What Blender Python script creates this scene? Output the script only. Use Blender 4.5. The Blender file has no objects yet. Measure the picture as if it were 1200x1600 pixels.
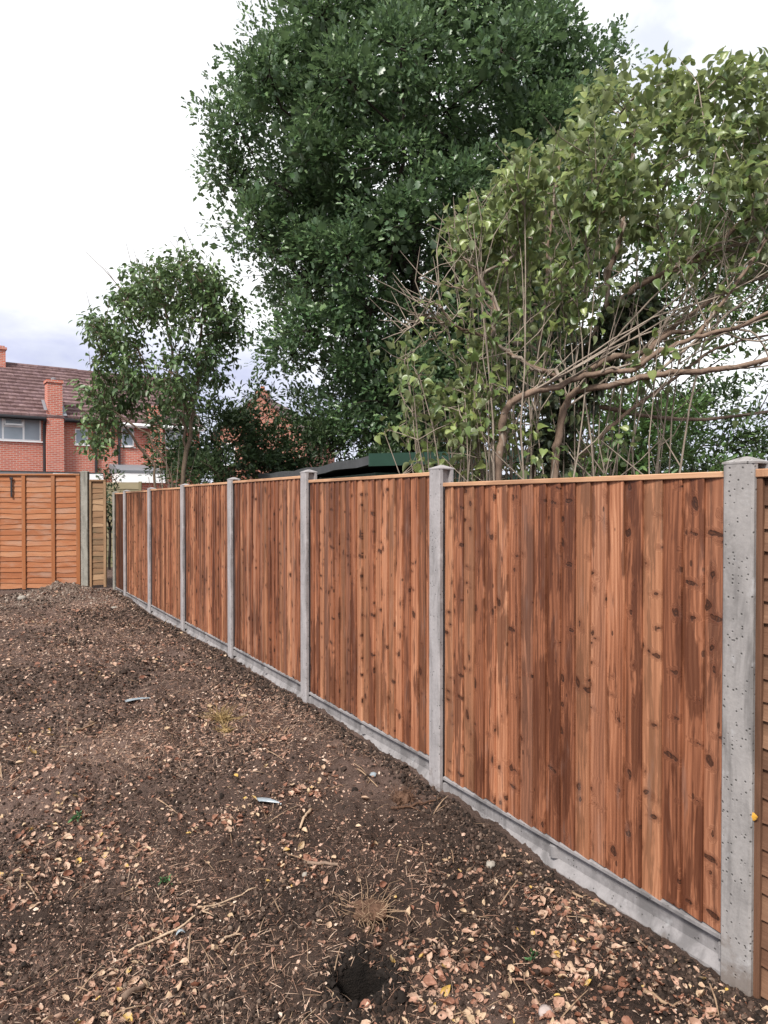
import bpy, math, random
import numpy as np
from mathutils import Vector, Matrix

scene = bpy.context.scene
COL = scene.collection
R = math.radians

# ------------------------------------------------------------------ camera
F = 1110.0 / 1200.0          # focal length in picture widths
CAMZ = 1.70
cam_d = bpy.data.cameras.new("camera")
cam = bpy.data.objects.new("camera", cam_d)
COL.objects.link(cam)
cam_d.sensor_fit = 'HORIZONTAL'
cam_d.sensor_width = 36.0
cam_d.lens = 36.0 * F
cam_d.clip_start = 0.05
cam_d.clip_end = 3000.0
cam.location = (0, 0, CAMZ)
cam.rotation_euler = (R(90 - 0.77), 0, 0)
scene.camera = cam

# ------------------------------------------------------------------ light
SUN_EL, SUN_AZ = 48.0, 208.0      # azimuth clockwise from +Y : behind-left of the camera
sun_d = bpy.data.lights.new("sun", 'SUN')
sun_d.energy = 2.6
sun_d.angle = R(12)
sun_d.color = (1.0, 0.95, 0.88)
sun = bpy.data.objects.new("sun", sun_d)
COL.objects.link(sun)
_sd = Vector((math.sin(R(SUN_AZ)) * math.cos(R(SUN_EL)), math.cos(R(SUN_AZ)) * math.cos(R(SUN_EL)), math.sin(R(SUN_EL))))
sun.rotation_euler = _sd.to_track_quat('Z', 'Y').to_euler()
sun.location = (-20, -15, 30)

scene.view_settings.view_transform = 'Standard'
scene.view_settings.look = 'None'
scene.view_settings.exposure = 1.14
scene.view_settings.gamma = 1.0
scene.view_settings.use_curve_mapping = False
scene.render.engine = 'CYCLES'
scene.cycles.use_denoising = True
scene.cycles.max_bounces = 6
scene.cycles.transparent_max_bounces = 8


class NT:
    """tiny node-tree helper"""
    def __init__(self, tree):
        self.t = tree
        tree.nodes.clear()

    def n(self, kind, ins=None, **props):
        nd = self.t.nodes.new(kind)
        for k, v in props.items():
            setattr(nd, k, v)
        for k, v in (ins or {}).items():
            s = nd.inputs[k]
            if hasattr(v, 'is_linked') or isinstance(v, bpy.types.NodeSocket):
                self.t.links.new(v, s)
            elif isinstance(v, bpy.types.Node):
                self.t.links.new(v.outputs[0], s)
            else:
                s.default_value = v
        return nd

    def math(self, op, a, b=0.0, c=None, clamp=False):
        ins = {0: a, 1: b}
        if c is not None:
            ins[2] = c
        return self.n('ShaderNodeMath', ins, operation=op, use_clamp=clamp).outputs[0]

    def mapr(self, v, a, b, c=0.0, d=1.0, smooth=True):
        return self.n('ShaderNodeMapRange', {0: v, 1: a, 2: b, 3: c, 4: d},
                      interpolation_type='SMOOTHSTEP' if smooth else 'LINEAR').outputs[0]

    def mix(self, f, a, b, mode='MIX'):
        nd = self.t.nodes.new('ShaderNodeMix')
        nd.data_type = 'RGBA'
        nd.blend_type = mode
        for idx, v in ((0, f), (6, a), (7, b)):
            s = nd.inputs[idx]
            if isinstance(v, bpy.types.NodeSocket):
                self.t.links.new(v, s)
            else:
                s.default_value = v if not (isinstance(v, tuple) and len(v) == 3) else (*v, 1.0)
        return nd.outputs[2]

    def ramp(self, f, stops, interp='LINEAR'):
        nd = self.n('ShaderNodeValToRGB', {0: f})
        cr = nd.color_ramp
        cr.interpolation = interp
        while len(cr.elements) < len(stops):
            cr.elements.new(0.5)
        for e, (p, c) in zip(cr.elements, stops):
            e.position = p
            e.color = (*c, 1.0) if len(c) == 3 else c
        return nd.outputs[0]

    def noise(self, vec, scale, detail=4.0, rough=0.55, dist=0.0):
        ins = {'Scale': scale, 'Detail': detail, 'Roughness': rough, 'Distortion': dist}
        if vec is not None:
            ins['Vector'] = vec
        return self.n('ShaderNodeTexNoise', ins).outputs[0]

    def vscale(self, vec, s):
        return self.n('ShaderNodeVectorMath', {0: vec, 1: s}, operation='MULTIPLY').outputs[0]

    def vadd(self, vec, s):
        return self.n('ShaderNodeVectorMath', {0: vec, 1: s}, operation='ADD').outputs[0]


# ------------------------------------------------------------------ sky
world = bpy.data.worlds.new("World")
scene.world = world
world.use_nodes = True
w = NT(world.node_tree)
sky = w.n('ShaderNodeTexSky', sky_type='NISHITA', sun_disc=False, sun_elevation=R(SUN_EL), sun_rotation=R(SUN_AZ),
          air_density=1.0, dust_density=2.0)
geo = w.n('ShaderNodeTexCoord').outputs['Generated']
sep = w.n('ShaderNodeSeparateXYZ', {0: geo})
zup = w.math('MAXIMUM', sep.outputs[2], 0.0)
den = w.math('ADD', zup, 0.28)
cx = w.math('DIVIDE', sep.outputs[0], den)
cy = w.math('DIVIDE', sep.outputs[1], den)
cvec = w.n('ShaderNodeCombineXYZ', {0: cx, 1: cy, 2: 0.0}).outputs[0]
nz = w.noise(cvec, 1.7, 6.0, 0.55, 0.3)
nz2 = w.noise(w.vadd(cvec, (7.3, 2.1, 0)), 4.5, 5.0, 0.5, 0.4)
# low sky is a lilac-grey cloud bank, breaking up into white overcast higher up
h = w.math('ADD', zup, w.math('MULTIPLY', w.math('SUBTRACT', nz, 0.5), 0.26))
h = w.math('ADD', h, w.math('MULTIPLY', w.math('ADD', sep.outputs[0], 0.35), 0.16))
bank = w.mapr(h, 0.15, 0.29)
cloud = w.mix(bank, (0.41, 0.43, 0.60), (1.0, 1.0, 1.0))
lowhaze = w.mapr(zup, 0.02, 0.16)
cloud = w.mix(lowhaze, (0.66, 0.68, 0.78), cloud)
holes = w.mapr(w.math('ADD', nz2, w.math('MULTIPLY', sep.outputs[0], 0.35)), 0.52, 0.70)
high = w.mapr(zup, 0.36, 0.50)
grey = w.math('MULTIPLY', w.math('MULTIPLY', holes, high), 0.7)
cloud = w.mix(grey, cloud, (0.46, 0.50, 0.58))
nz3 = w.noise(w.vadd(cvec, (1.7, 4.4, 0)), 3.0, 6.0, 0.55, 0.5)
soft = w.math('MULTIPLY', w.mapr(nz3, 0.44, 0.66), 0.5)
cloud = w.mix(soft, cloud, (0.58, 0.60, 0.66))
cloud10 = w.n('ShaderNodeVectorMath', {0: cloud, 'Scale': 6.6}, operation='SCALE').outputs[0]
fac = w.math('ADD', 0.88, w.math('MULTIPLY', nz2, 0.1))
skymix = w.mix(fac, sky.outputs[0], cloud10)
bg = w.n('ShaderNodeBackground', {'Color': skymix, 'Strength': 0.1})
out = w.n('ShaderNodeOutputWorld')
world.node_tree.links.new(bg.outputs[0], out.inputs[0])

# ------------------------------------------------------------------ numeric helpers
rng = np.random.default_rng(11)
random.seed(4)


def _hash(ix, iy, seed):
    h = (ix.astype(np.int64) * 374761393 + iy.astype(np.int64) * 668265263 + seed * 974711) & 0x7fffffff
    h = ((h ^ (h >> 13)) * 1274126177) & 0x7fffffff
    h = h ^ (h >> 16)
    return (h & 0xffffff) / float(0xffffff)


def vnoise(x, y, seed=0):
    ix, iy = np.floor(x), np.floor(y)
    fx, fy = x - ix, y - iy
    fx = fx * fx * fx * (fx * (fx * 6 - 15) + 10)
    fy = fy * fy * fy * (fy * (fy * 6 - 15) + 10)
    a, b = _hash(ix, iy, seed), _hash(ix + 1, iy, seed)
    c, d = _hash(ix, iy + 1, seed), _hash(ix + 1, iy + 1, seed)
    return (a + (b - a) * fx) * (1 - fy) + (c + (d - c) * fx) * fy - 0.5


def fbm(x, y, seed=0, octv=4, gain=0.5):
    s, a = 0.0, 1.0
    for k in range(octv):
        s = s + a * vnoise(x * 2 ** k, y * 2 ** k, seed + 17 * k)
        a *= gain
    return s


# fence line: post i stands at P(i)
def P(i):
    return np.array([1.251 - 0.957 * i, 2.572 + 1.613 * i])


FU = np.array([-0.957, 1.613]); BAY = float(np.linalg.norm(FU)); FU = FU / BAY
FN = np.array([-FU[1], FU[0]])          # points towards the garden
FANG = math.atan2(FU[1], FU[0])
HOLE = (-0.085, 2.56)


def gbase(y):
    return np.interp(y, [-5, 2.0, 2.6, 3.4, 4.1, 4.4, 5.8, 7.4, 9.0, 10.6, 12.2, 14.0, 18, 30, 400],
                     [-.07, -.07, -.065, -.055, -.022, .01, .045, .05, .04, .025, .045, .12, .16, .16, .16])


def ground_h(x, y):
    x = np.asarray(x, float); y = np.asarray(y, float)
    z = gbase(y)
    near = np.clip((16 - np.hypot(x, y)) / 8, 0, 1)
    dd = np.abs((x - 1.251) * FN[0] + (y - 2.572) * FN[1])
    rough = (0.07 * fbm(x / 1.3, y / 1.3, 3, 3) + 0.055 * fbm(x / .33, y / .33, 9, 3, .55)) * np.clip(.12 + dd / .8, 0, 1)
    cl = fbm(x / .085, y / .085, 21, 3, .6)
    cl = cl * np.clip(.3 + dd / .3, 0, 1)
    rough = rough + 0.034 * cl + 0.020 * np.abs(fbm(x / .034, y / .034, 33, 2, .6))
    # loose soil thrown up along the boards
    d = (x - 1.251) * FN[0] + (y - 2.572) * FN[1]
    bankz = 0.018 * np.exp(-((d - .05) / .22) ** 2) * (0.35 + 1.6 * np.clip(vnoise(x / .45 + 5, y / .45, 77) + .35, 0, 1))
    z = z + near * (rough + bankz * np.clip((y - 2.6) / 1.5, 0, 1))
    # freshly dug hole with a low crumbly rim
    r = np.hypot((x - HOLE[0]), (y - HOLE[1]) * 1.2) + .022 * fbm(x / .05, y / .05, 5, 2)
    z = z - 0.20 * np.clip(1 - (r / .10) ** 2, 0, 1) ** .6 + .022 * np.exp(-((r - .15) / .035) ** 2)
    # shallow scrape behind it
    r2 = np.hypot(x - .03, y - 3.02)
    z = z - 0.045 * np.exp(-(r2 / .16) ** 2)
    # dug-over heap in front of the far fence
    hx, hy = (x + 5.5) / .75, (y - 12.1) / .5
    z = z + np.exp(-(hx ** 2 + hy ** 2)) * (0.26 + .12 * fbm(x / .2, y / .2, 41, 3))
    # trench under the orange panel
    z = z - .14 * np.exp(-((y - 12.9) / .3) ** 2) * np.clip((-6.2 - x) / .8, 0, 1)
    return z


def at(px, py, d):
    return np.array([(px - 600) / 1110.0 * d, d, CAMZ + (785 - py) / 1110.0 * d])


def gp(px, py):
    d = CAMZ * 1110 / (py - 785)
    for _ in range(6):
        d = (CAMZ - float(ground_h((px - 600) / 1110 * d, d))) * 1110 / (py - 785)
    x = (px - 600) / 1110 * d
    return x, d, float(ground_h(x, d))


# ------------------------------------------------------------------ mesh helpers
def tag(o, label=None, cat=None, group=None, kind=None):
    if label: o['label'] = label
    if cat: o['category'] = cat
    if group: o['group'] = group
    if kind: o['kind'] = kind
    return o


def link(name, me, mat, parent=None):
    o = bpy.data.objects.new(name, me)
    COL.objects.link(o)
    if mat is not None:
        me.materials.append(mat)
    if parent is not None:
        o.parent = parent
    return o


def empty(name, loc=(0, 0, 0), rz=0.0):
    o = bpy.data.objects.new(name, None)
    COL.objects.link(o)
    o.empty_display_size = .1
    o.location = loc
    o.rotation_euler = (0, 0, rz)
    return o


def np_mesh(name, verts, loops, sizes, smooth=True, rnd=None, uv=None):
    """verts (N,3); loops flat vertex indices; sizes per polygon; rnd per vertex"""
    me = bpy.data.meshes.new(name)
    verts = np.ascontiguousarray(verts, dtype=np.float32)
    loops = np.ascontiguousarray(loops, dtype=np.int32)
    sizes = np.ascontiguousarray(sizes, dtype=np.int32)
    me.vertices.add(len(verts)); me.vertices.foreach_set('co', verts.ravel())
    me.loops.add(len(loops)); me.loops.foreach_set('vertex_index', loops)
    me.polygons.add(len(sizes))
    st = np.zeros(len(sizes), np.int32); st[1:] = np.cumsum(sizes)[:-1]
    me.polygons.foreach_set('loop_start', st)
    me.polygons.foreach_set('loop_total', sizes)
    me.update(calc_edges=True)
    me.validate()
    me.polygons.foreach_set('use_smooth', np.full(len(me.polygons), smooth, dtype=bool))
    if rnd is not None:
        a = me.attributes.new('rnd', 'FLOAT', 'POINT')
        a.data.foreach_set('value', np.ascontiguousarray(rnd, dtype=np.float32))
    if uv is not None:
        l = me.uv_layers.new(name='UVMap')
        l.data.foreach_set('uv', np.ascontiguousarray(uv[loops], dtype=np.float32).ravel())
    return me


class MB:
    """collects boxes, prisms and tubes; builds ONE mesh"""
    def __init__(self):
        self.v, self.f, self.r, self.uv = [], [], [], []

    def add(self, verts, faces, rnd=0.5, uvo=None):
        b = len(self.v)
        self.v.extend([tuple(map(float, p)) for p in verts])
        self.f.extend([tuple(b + i for i in fc) for fc in faces])
        if np.isscalar(rnd):
            self.r.extend([rnd] * len(verts))
        else:
            self.r.extend(list(rnd))
        if uvo is None:
            self.uv.extend([(p[0] + p[1], p[2]) for p in verts])
        else:
            self.uv.extend(uvo)

    def box(self, x0, x1, y0, y1, z0, z1, rnd=.5, bev=0.0):
        if bev <= 0:
            v = [(x0, y0, z0), (x1, y0, z0), (x1, y1, z0), (x0, y1, z0), (x0, y0, z1), (x1, y0, z1), (x1, y1, z1), (x0, y1, z1)]
            f = [(0, 3, 2, 1), (4, 5, 6, 7), (0, 1, 5, 4), (1, 2, 6, 5), (2, 3, 7, 6), (3, 0, 4, 7)]
            self.add(v, f, rnd)
        else:
            b = bev
            prof = [(x0 + b, y0), (x1 - b, y0), (x1, y0 + b), (x1, y1 - b), (x1 - b, y1), (x0 + b, y1), (x0, y1 - b), (x0, y0 + b)]
            inn = [(min(max(x, x0 + b), x1 - b), min(max(y, y0 + b), y1 - b)) for x, y in prof]
            rings = [[(x, y, z0) for x, y in inn], [(x, y, z0 + b) for x, y in prof], [(x, y, z1 - b) for x, y in prof], [(x, y, z1) for x, y in inn]]
            v = sum(rings, [])
            f = [tuple(range(7, -1, -1)), tuple(range(24, 32))]
            for k in range(3):
                for i in range(8):
                    j = (i + 1) % 8
                    f.append((k * 8 + i, k * 8 + j, k * 8 + 8 + j, k * 8 + 8 + i))
            self.add(v, f, rnd)

    def prism(self, prof, z0, z1, rnd=.5, cap=None):
        """profile in xy (ccw) extruded from z0 to z1; cap=(inset scale, rise) for a weathered top"""
        n = len(prof)
        v = [(x, y, z0) for x, y in prof] + [(x, y, z1) for x, y in prof]
        f = [tuple(range(n - 1, -1, -1))]
        f += [(i, (i + 1) % n, n + (i + 1) % n, n + i) for i in range(n)]
        f.append(tuple(range(n, 2 * n)))
        self.add(v, f, rnd)

    def tube(self, pts, rad, k=6, rnd=.5, capend=True):
        pts = np.asarray(pts, float)
        n = len(pts)
        rad = np.broadcast_to(np.asarray(rad, float), (n,))
        tan = np.gradient(pts, axis=0)
        tan /= np.linalg.norm(tan, axis=1)[:, None] + 1e-9
        ref = np.array([0, 0, 1.0]) if abs(tan[0][2]) < .9 else np.array([1.0, 0, 0])
        a = np.cross(tan[0], ref); a /= np.linalg.norm(a)
        ang = np.arange(k) * 2 * math.pi / k
        v, uv = [], []
        ln = 0
        for i in range(n):
            a = a - tan[i] * a.dot(tan[i]); a /= np.linalg.norm(a) + 1e-9
            b = np.cross(tan[i], a)
            v.extend(pts[i] + rad[i] * (np.cos(t) * a + np.sin(t) * b) for t in ang)
            if i: ln += float(np.linalg.norm(pts[i] - pts[i - 1]))
            uv.extend((t / 6.28 * .3, ln) for t in ang)
        f = []
        for i in range(n - 1):
            for j in range(k):
                j2 = (j + 1) % k
                f.append((i * k + j, i * k + j2, i * k + k + j2, i * k + k + j))
        if capend:
            f.append(tuple(range(k - 1, -1, -1)))
            f.append(tuple(range((n - 1) * k, n * k)))
        self.add(v, f, rnd, uv)

    def build(self, name, mat, parent=None, smooth=False):
        loops = np.array([i for fc in self.f for i in fc], np.int32)
        sizes = np.array([len(fc) for fc in self.f], np.int32)
        me = np_mesh(name, np.array(self.v), loops, sizes, smooth, np.array(self.r), np.array(self.uv))
        return link(name, me, mat, parent)


def box_obj(name, x0, x1, y0, y1, z0, z1, mat, parent=None, bev=0.0):
    m = MB(); m.box(x0, x1, y0, y1, z0, z1, bev=bev)
    return m.build(name, mat, parent)


def scatter_mesh(name, tv, tf, pos, X, Y, Z, size, rnd, smooth=True):
    """copies of a template (tv verts: along X, side Y, normal Z) as one mesh"""
    tv = np.asarray(tv, float)
    n, k = len(pos), len(tv)
    size = np.asarray(size, float)
    if size.ndim == 1: size = np.repeat(size[:, None], 3, 1)
    V = (pos[:, None, :] + (tv[None, :, 0, None] * size[:, None, 0, None]) * X[:, None, :]
         + (tv[None, :, 1, None] * size[:, None, 1, None]) * Y[:, None, :]
         + (tv[None, :, 2, None] * size[:, None, 2, None]) * Z[:, None, :]).reshape(-1, 3)
    tl = np.array([i for f in tf for i in f], np.int64)
    ts = np.array([len(f) for f in tf], np.int32)
    loops = (tl[None, :] + (np.arange(n) * k)[:, None]).ravel()
    return np_mesh(name, V, loops, np.tile(ts, n), smooth, np.repeat(rnd, k))


def unit(a):
    return a / (np.linalg.norm(a, axis=-1, keepdims=True) + 1e-9)


def frame_from(dirs, ups):
    X = unit(dirs)
    Y = unit(np.cross(ups, X))
    Z = np.cross(X, Y)
    return X, Y, Z


# leaf templates (length 1 along x)
HEART = ([(0, 0, 0), (.25, 0, -.02), (.5, 0, -.03), (.78, 0, -.06), (1.08, 0, -.18),
          (-.08, .2, .07), (.08, .40, .14), (.32, .46, .17), (.6, .34, .12), (.86, .14, .0),
          (-.08, -.2, .07), (.08, -.40, .14), (.32, -.46, .17), (.6, -.34, .12), (.86, -.14, .0)],
         [(0, 1, 6, 5), (1, 2, 7, 6), (2, 3, 8, 7), (3, 4, 9, 8), (0, 10, 11, 1), (1, 11, 12, 2), (2, 12, 13, 3), (3, 13, 14, 4)])
OAK = ([(0, 0, 0), (.33, 0, -.02), (.66, 0, -.02), (1, 0, -.08), (.22, .13, .03), (.42, .3, .08), (.55, .16, .03), (.76, .27, .05), (.95, .1, 0),
        (.22, -.13, .03), (.42, -.3, .08), (.55, -.16, .03), (.76, -.27, .05), (.95, -.1, 0)],
       [(0, 1, 5, 4), (1, 2, 6, 5), (2, 8, 7, 6), (2, 3, 8), (0, 9, 10, 1), (1, 10, 11, 2), (2, 11, 12, 13), (2, 13, 3)])
OVAL = ([(0, 0, 0), (.45, 0, -.03), (1, 0, -.12), (.2, .2, .06), (.6, .2, .06), (.2, -.2, .06), (.6, -.2, .06)],
        [(0, 1, 3), (1, 4, 3), (1, 2, 4), (0, 5, 1), (1, 5, 6), (1, 6, 2)])

# ------------------------------------------------------------------ materials
def new_mat(name):
    m = bpy.data.materials.new(name)
    m.use_nodes = True
    return m, NT(m.node_tree)


def finish(t, color, rough=.6, bump=None, bstr=.5, bdist=.01, spec=.4, trans=0.0, tcol=None, **extra):
    ins = {'Base Color': color, 'Roughness': rough, 'Specular IOR Level': spec}
    ins.update(extra)
    if bump is not None:
        ins['Normal'] = t.n('ShaderNodeBump', {'Height': bump, 'Strength': bstr, 'Distance': bdist}).outputs[0]
    b = t.n('ShaderNodeBsdfPrincipled', ins)
    s = b.outputs[0]
    if trans > 0:
        tr = t.n('ShaderNodeBsdfTranslucent', {'Color': tcol if tcol is not None else color})
        s = t.n('ShaderNodeMixShader', {0: trans, 1: s, 2: tr.outputs[0]}).outputs[0]
    o = t.n('ShaderNodeOutputMaterial')
    t.t.links.new(s, o.inputs[0])


def mat_feather(name, tone, dark=1.0):
    """pressure-treated feather-edge boarding: uv in metres, offset per board"""
    m, t = new_mat(name)
    uv = t.n('ShaderNodeUVMap', uv_map='UVMap').outputs[0]
    rnd = t.n('ShaderNodeAttribute', attribute_name='rnd').outputs['Fac']
    s = t.n('ShaderNodeSeparateXYZ', {0: uv})
    u, v = s.outputs[0], s.outputs[1]
    zoff = t.math('MULTIPLY', rnd, 37.0)

    def vec(su, sv):
        return t.n('ShaderNodeCombineXYZ', {0: t.math('MULTIPLY', u, su), 1: t.math('MULTIPLY', v, sv), 2: zoff}).outputs[0]
    # knots: roundish ones, and wide spike knots where a branch was sawn lengthways
    warp = t.noise(vec(11, 7), 1.0, 2.0)
    warp2 = t.noise(vec(55, 38), 1.0, 3.0)
    wsum = t.math('ADD', t.math('MULTIPLY', warp, .45), t.math('MULTIPLY', warp2, .16))

    def knots(su, sv, lo, smax, off):
        kv = t.n('ShaderNodeCombineXYZ', {0: t.math('ADD', t.math('MULTIPLY', u, su), wsum),
                                          1: t.math('ADD', t.math('MULTIPLY', v, sv), t.math('ADD', wsum, off)), 2: 0.0}).outputs[0]
        vo = t.n('ShaderNodeTexVoronoi', {'Vector': kv, 'Scale': 1.0, 'Randomness': .95}, voronoi_dimensions='2D')
        rs = t.n('ShaderNodeSeparateXYZ', {0: vo.outputs['Color']})
        sz = t.mapr(rs.outputs[0], lo, 1.0, 0.0, smax, False)
        dd = t.math('SUBTRACT', vo.outputs['Distance'], sz)
        on = t.mapr(rs.outputs[0], lo, lo + .08)
        kn = t.math('MULTIPLY', t.mapr(dd, -.022, .012, 1.0, 0.0), on)
        ha = t.math('MULTIPLY', t.mapr(dd, .0, .18, 1.0, 0.0), on)
        rim = t.mapr(t.math('DIVIDE', vo.outputs['Distance'], t.math('ADD', sz, .02)), .25, .95)
        return kn, ha, vo.outputs['Distance'], rim
    ka, ha, kd, ra = knots(8.0, 6.0, .50, .15, 0.0)
    kb, hb, _, rb = knots(4.2, 10.5, .56, .13, 4.7)
    knot = t.math('MAXIMUM', ka, kb)
    halo = t.math('MAXIMUM', ha, hb)
    kring = t.math('SINE', t.math('MULTIPLY', kd, 90.0))
    # pin knots
    vor2 = t.n('ShaderNodeTexVoronoi', {'Vector': vec(17, 9), 'Scale': 1.0, 'Randomness': 1.0}, voronoi_dimensions='3D')
    pr = t.n('ShaderNodeSeparateXYZ', {0: vor2.outputs['Color']})
    pin = t.math('MULTIPLY', t.mapr(vor2.outputs['Distance'], .09, .14, 1.0, 0.0), t.math('GREATER_THAN', pr.outputs[1], .52))
    # grain: growth-ring lines running up the board and bending round the knots
    bend = t.math('ADD', t.math('MULTIPLY', t.noise(vec(6, .9), 1.0, 3.0), 1.5), t.math('MULTIPLY', halo, 1.1))
    gx = t.math('ADD', t.math('MULTIPLY', u, 42.0), t.math('MULTIPLY', bend, 3.2))
    ring = t.math('SINE', t.math('MULTIPLY', gx, 6.283))
    ring = t.mapr(ring, -1, 1)
    fine = t.noise(vec(260, 5), 1.0, 3.0, .6)
    streak = t.noise(vec(38, .8), 1.0, 3.0, .6)
    broad = t.noise(vec(11, .9), 1.0, 4.0, .6, .4)
    # blotches that run across several boards of a panel, each panel its own
    ob = t.n('ShaderNodeVectorMath', {0: t.n('ShaderNodeTexCoord').outputs['Object'], 1: t.n('ShaderNodeObjectInfo').outputs['Location']}, operation='ADD').outputs[0]
    pj = t.n('ShaderNodeCombineXYZ', {0: 0.0, 1: 0.0, 2: t.math('MULTIPLY', rnd, .35)}).outputs[0]
    blot = t.noise(t.vscale(t.n('ShaderNodeVectorMath', {0: ob, 1: pj}, operation='ADD').outputs[0], (3.2, 3.2, 1.5)), 1.0, 5.0, .65, .5)
    # per board tone
    b1 = t.math('FRACT', t.math('MULTIPLY', rnd, 7.31))
    val = t.math('ADD', t.math('MULTIPLY', b1, .34), t.math('MULTIPLY', streak, .60))
    val = t.math('ADD', val, t.math('MULTIPLY', fine, .46))
    val = t.math('ADD', val, t.math('MULTIPLY', ring, .13))
    val = t.math('ADD', val, t.math('MULTIPLY', broad, .62))
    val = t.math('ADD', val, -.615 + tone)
    col = t.ramp(val, [(.05, (.058, .020, .010)), (.30, (.155, .054, .026)), (.50, (.285, .110, .055)),
                       (.70, (.44, .198, .108)), (.92, (.58, .315, .190))])
    # treatment soaked in: dark red-brown runs with ragged edges
    stn = t.noise(vec(20, 1.6), 1.0, 5.0, .62, .5)
    b2 = t.math('FRACT', t.math('MULTIPLY', rnd, 13.7))
    stain = t.mapr(t.math('ADD', t.math('ADD', stn, t.math('MULTIPLY', b2, .13)), t.math('ADD', t.math('MULTIPLY', t.math('SUBTRACT', streak, .5), .35), t.math('MULTIPLY', t.math('SUBTRACT', blot, .5), .75))), .55, .64)
    stain = t.math('MULTIPLY', stain, t.math('ADD', .55, t.math('MULTIPLY', fine, .6)), clamp=True)
    col = t.mix(t.math('MULTIPLY', stain, .82), col, (.058, .018, .0095))
    b3 = t.math('FRACT', t.math('MULTIPLY', rnd, 23.1))
    col = t.mix(t.mapr(b3, .80, .90, 0.0, .28), col, (.17, .10, .072))          # a few greyish boards
    col = t.mix(t.mapr(b3, .30, .12, 0.0, .22), col, (.48, .255, .14))           # and pale straw-coloured ones
    col = t.mix(t.math('MULTIPLY', halo, .45), col, (.105, .033, .016))
    rim = t.mix(t.math('GREATER_THAN', kb, ka), ra, rb)
    kc = t.mix(rim, t.mix(t.mapr(kring, -1, 1), (.022, .009, .006), (.085, .030, .014)), (.018, .0075, .005))
    col = t.mix(t.math('MULTIPLY', knot, t.mapr(fine, .2, .7, .7, .98)), col, kc)
    col = t.mix(t.math('MULTIPLY', pin, .8), col, (.04, .015, .008))
    # faint sheen of greyish salts
    salt = t.mapr(t.noise(vec(14, 3), 1.0, 4.0), .58, .75)
    col = t.mix(t.math('MULTIPLY', salt, .16), col, (.36, .26, .22))
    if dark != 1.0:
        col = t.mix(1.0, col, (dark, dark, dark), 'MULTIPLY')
    hgt = t.math('ADD', t.math('MULTIPLY', fine, .6), t.math('MULTIPLY', ring, .25))
    hgt = t.math('SUBTRACT', hgt, t.math('MULTIPLY', t.math('ADD', knot, pin), .6))
    finish(t, col, t.mapr(stain, 0, 1, .68, .5), hgt, .55, .003, .3)
    return m


def mat_lap(name, c0, c1, c2, grime):
    m, t = new_mat(name)
    uv = t.n('ShaderNodeUVMap', uv_map='UVMap').outputs[0]
    rnd = t.n('ShaderNodeAttribute', attribute_name='rnd').outputs['Fac']
    s = t.n('ShaderNodeSeparateXYZ', {0: uv})

    def vec(su, sv):
        return t.n('ShaderNodeCombineXYZ', {0: t.math('MULTIPLY', s.outputs[0], su), 1: t.math('MULTIPLY', s.outputs[1], sv),
                                            2: t.math('MULTIPLY', rnd, 31.0)}).outputs[0]
    g = t.noise(vec(3, 130), 1.0, 3.0, .6)
    b = t.noise(vec(2.2, 14), 1.0, 4.0, .6, .3)
    v = t.math('ADD', t.math('MULTIPLY', rnd, .35), t.math('ADD', t.math('MULTIPLY', g, .4), t.math('MULTIPLY', b, .5)))
    col = t.ramp(t.math('SUBTRACT', v, .12), [(.15, c0), (.45, c1), (.8, c2)])
    gr = t.mapr(t.noise(vec(1.5, 4), 1.0, 5.0, .6), .46, .68)
    col = t.mix(t.math('MULTIPLY', gr, .55), col, grime)
    finish(t, col, .75, g, .5, .003, .25)
    return m


def mat_concrete(name, base, pits=.4, dirt=.5, mudk=1.1):
    m, t = new_mat(name)
    co = t.n('ShaderNodeTexCoord').outputs['Object']
    a = t.noise(co, 5.0, 5.0, .6)
    b = t.noise(co, 60.0, 4.0, .65)
    c = t.noise(t.vscale(co, (9, 9, 1.6)), 1.0, 4.0, .6, .4)
    k = tuple(x * .58 for x in base); l = tuple(min(1, x * 1.28) for x in base)
    v = t.math('ADD', t.math('MULTIPLY', a, .7), t.math('MULTIPLY', b, .35))
    col = t.ramp(v, [(.28, k), (.52, base), (.78, l)])
    dm = t.mapr(c, .46, .66)
    col = t.mix(t.math('MULTIPLY', dm, dirt), col, tuple(x * .42 for x in base))
    lime = t.mapr(t.noise(t.vadd(co, (3, 5, 1)), 11.0, 4.0), .6, .74)
    col = t.mix(t.math('MULTIPLY', lime, .4), col, (.46, .46, .47))
    vr = t.n('ShaderNodeTexVoronoi', {'Vector': co, 'Scale': 58.0, 'Randomness': 1.0})
    pr = t.n('ShaderNodeSeparateXYZ', {0: vr.outputs['Color']})
    pit = t.math('MULTIPLY', t.mapr(vr.outputs['Distance'], .10, .30, 1.0, 0.0), t.math('GREATER_THAN', pr.outputs[0], 1 - pits))
    col = t.mix(t.math('MULTIPLY', pit, .75), col, (.05, .048, .045))
    zz = t.n('ShaderNodeSeparateXYZ', {0: co}).outputs[2]
    mud = t.mapr(t.math('SUBTRACT', t.noise(t.vadd(co, (8, 1, 2)), 9.0, 5.0, .65), t.math('MULTIPLY', zz, mudk)), .38, .56)
    col = t.mix(t.math('MULTIPLY', mud, .6), col, (.11, .078, .058))
    hgt = t.math('SUBTRACT', t.math('ADD', t.math('MULTIPLY', b, .5), t.math('MULTIPLY', a, .3)), t.math('MULTIPLY', pit, 1.3))
    finish(t, col, .85, hgt, .6, .004, .25)
    return m


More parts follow.
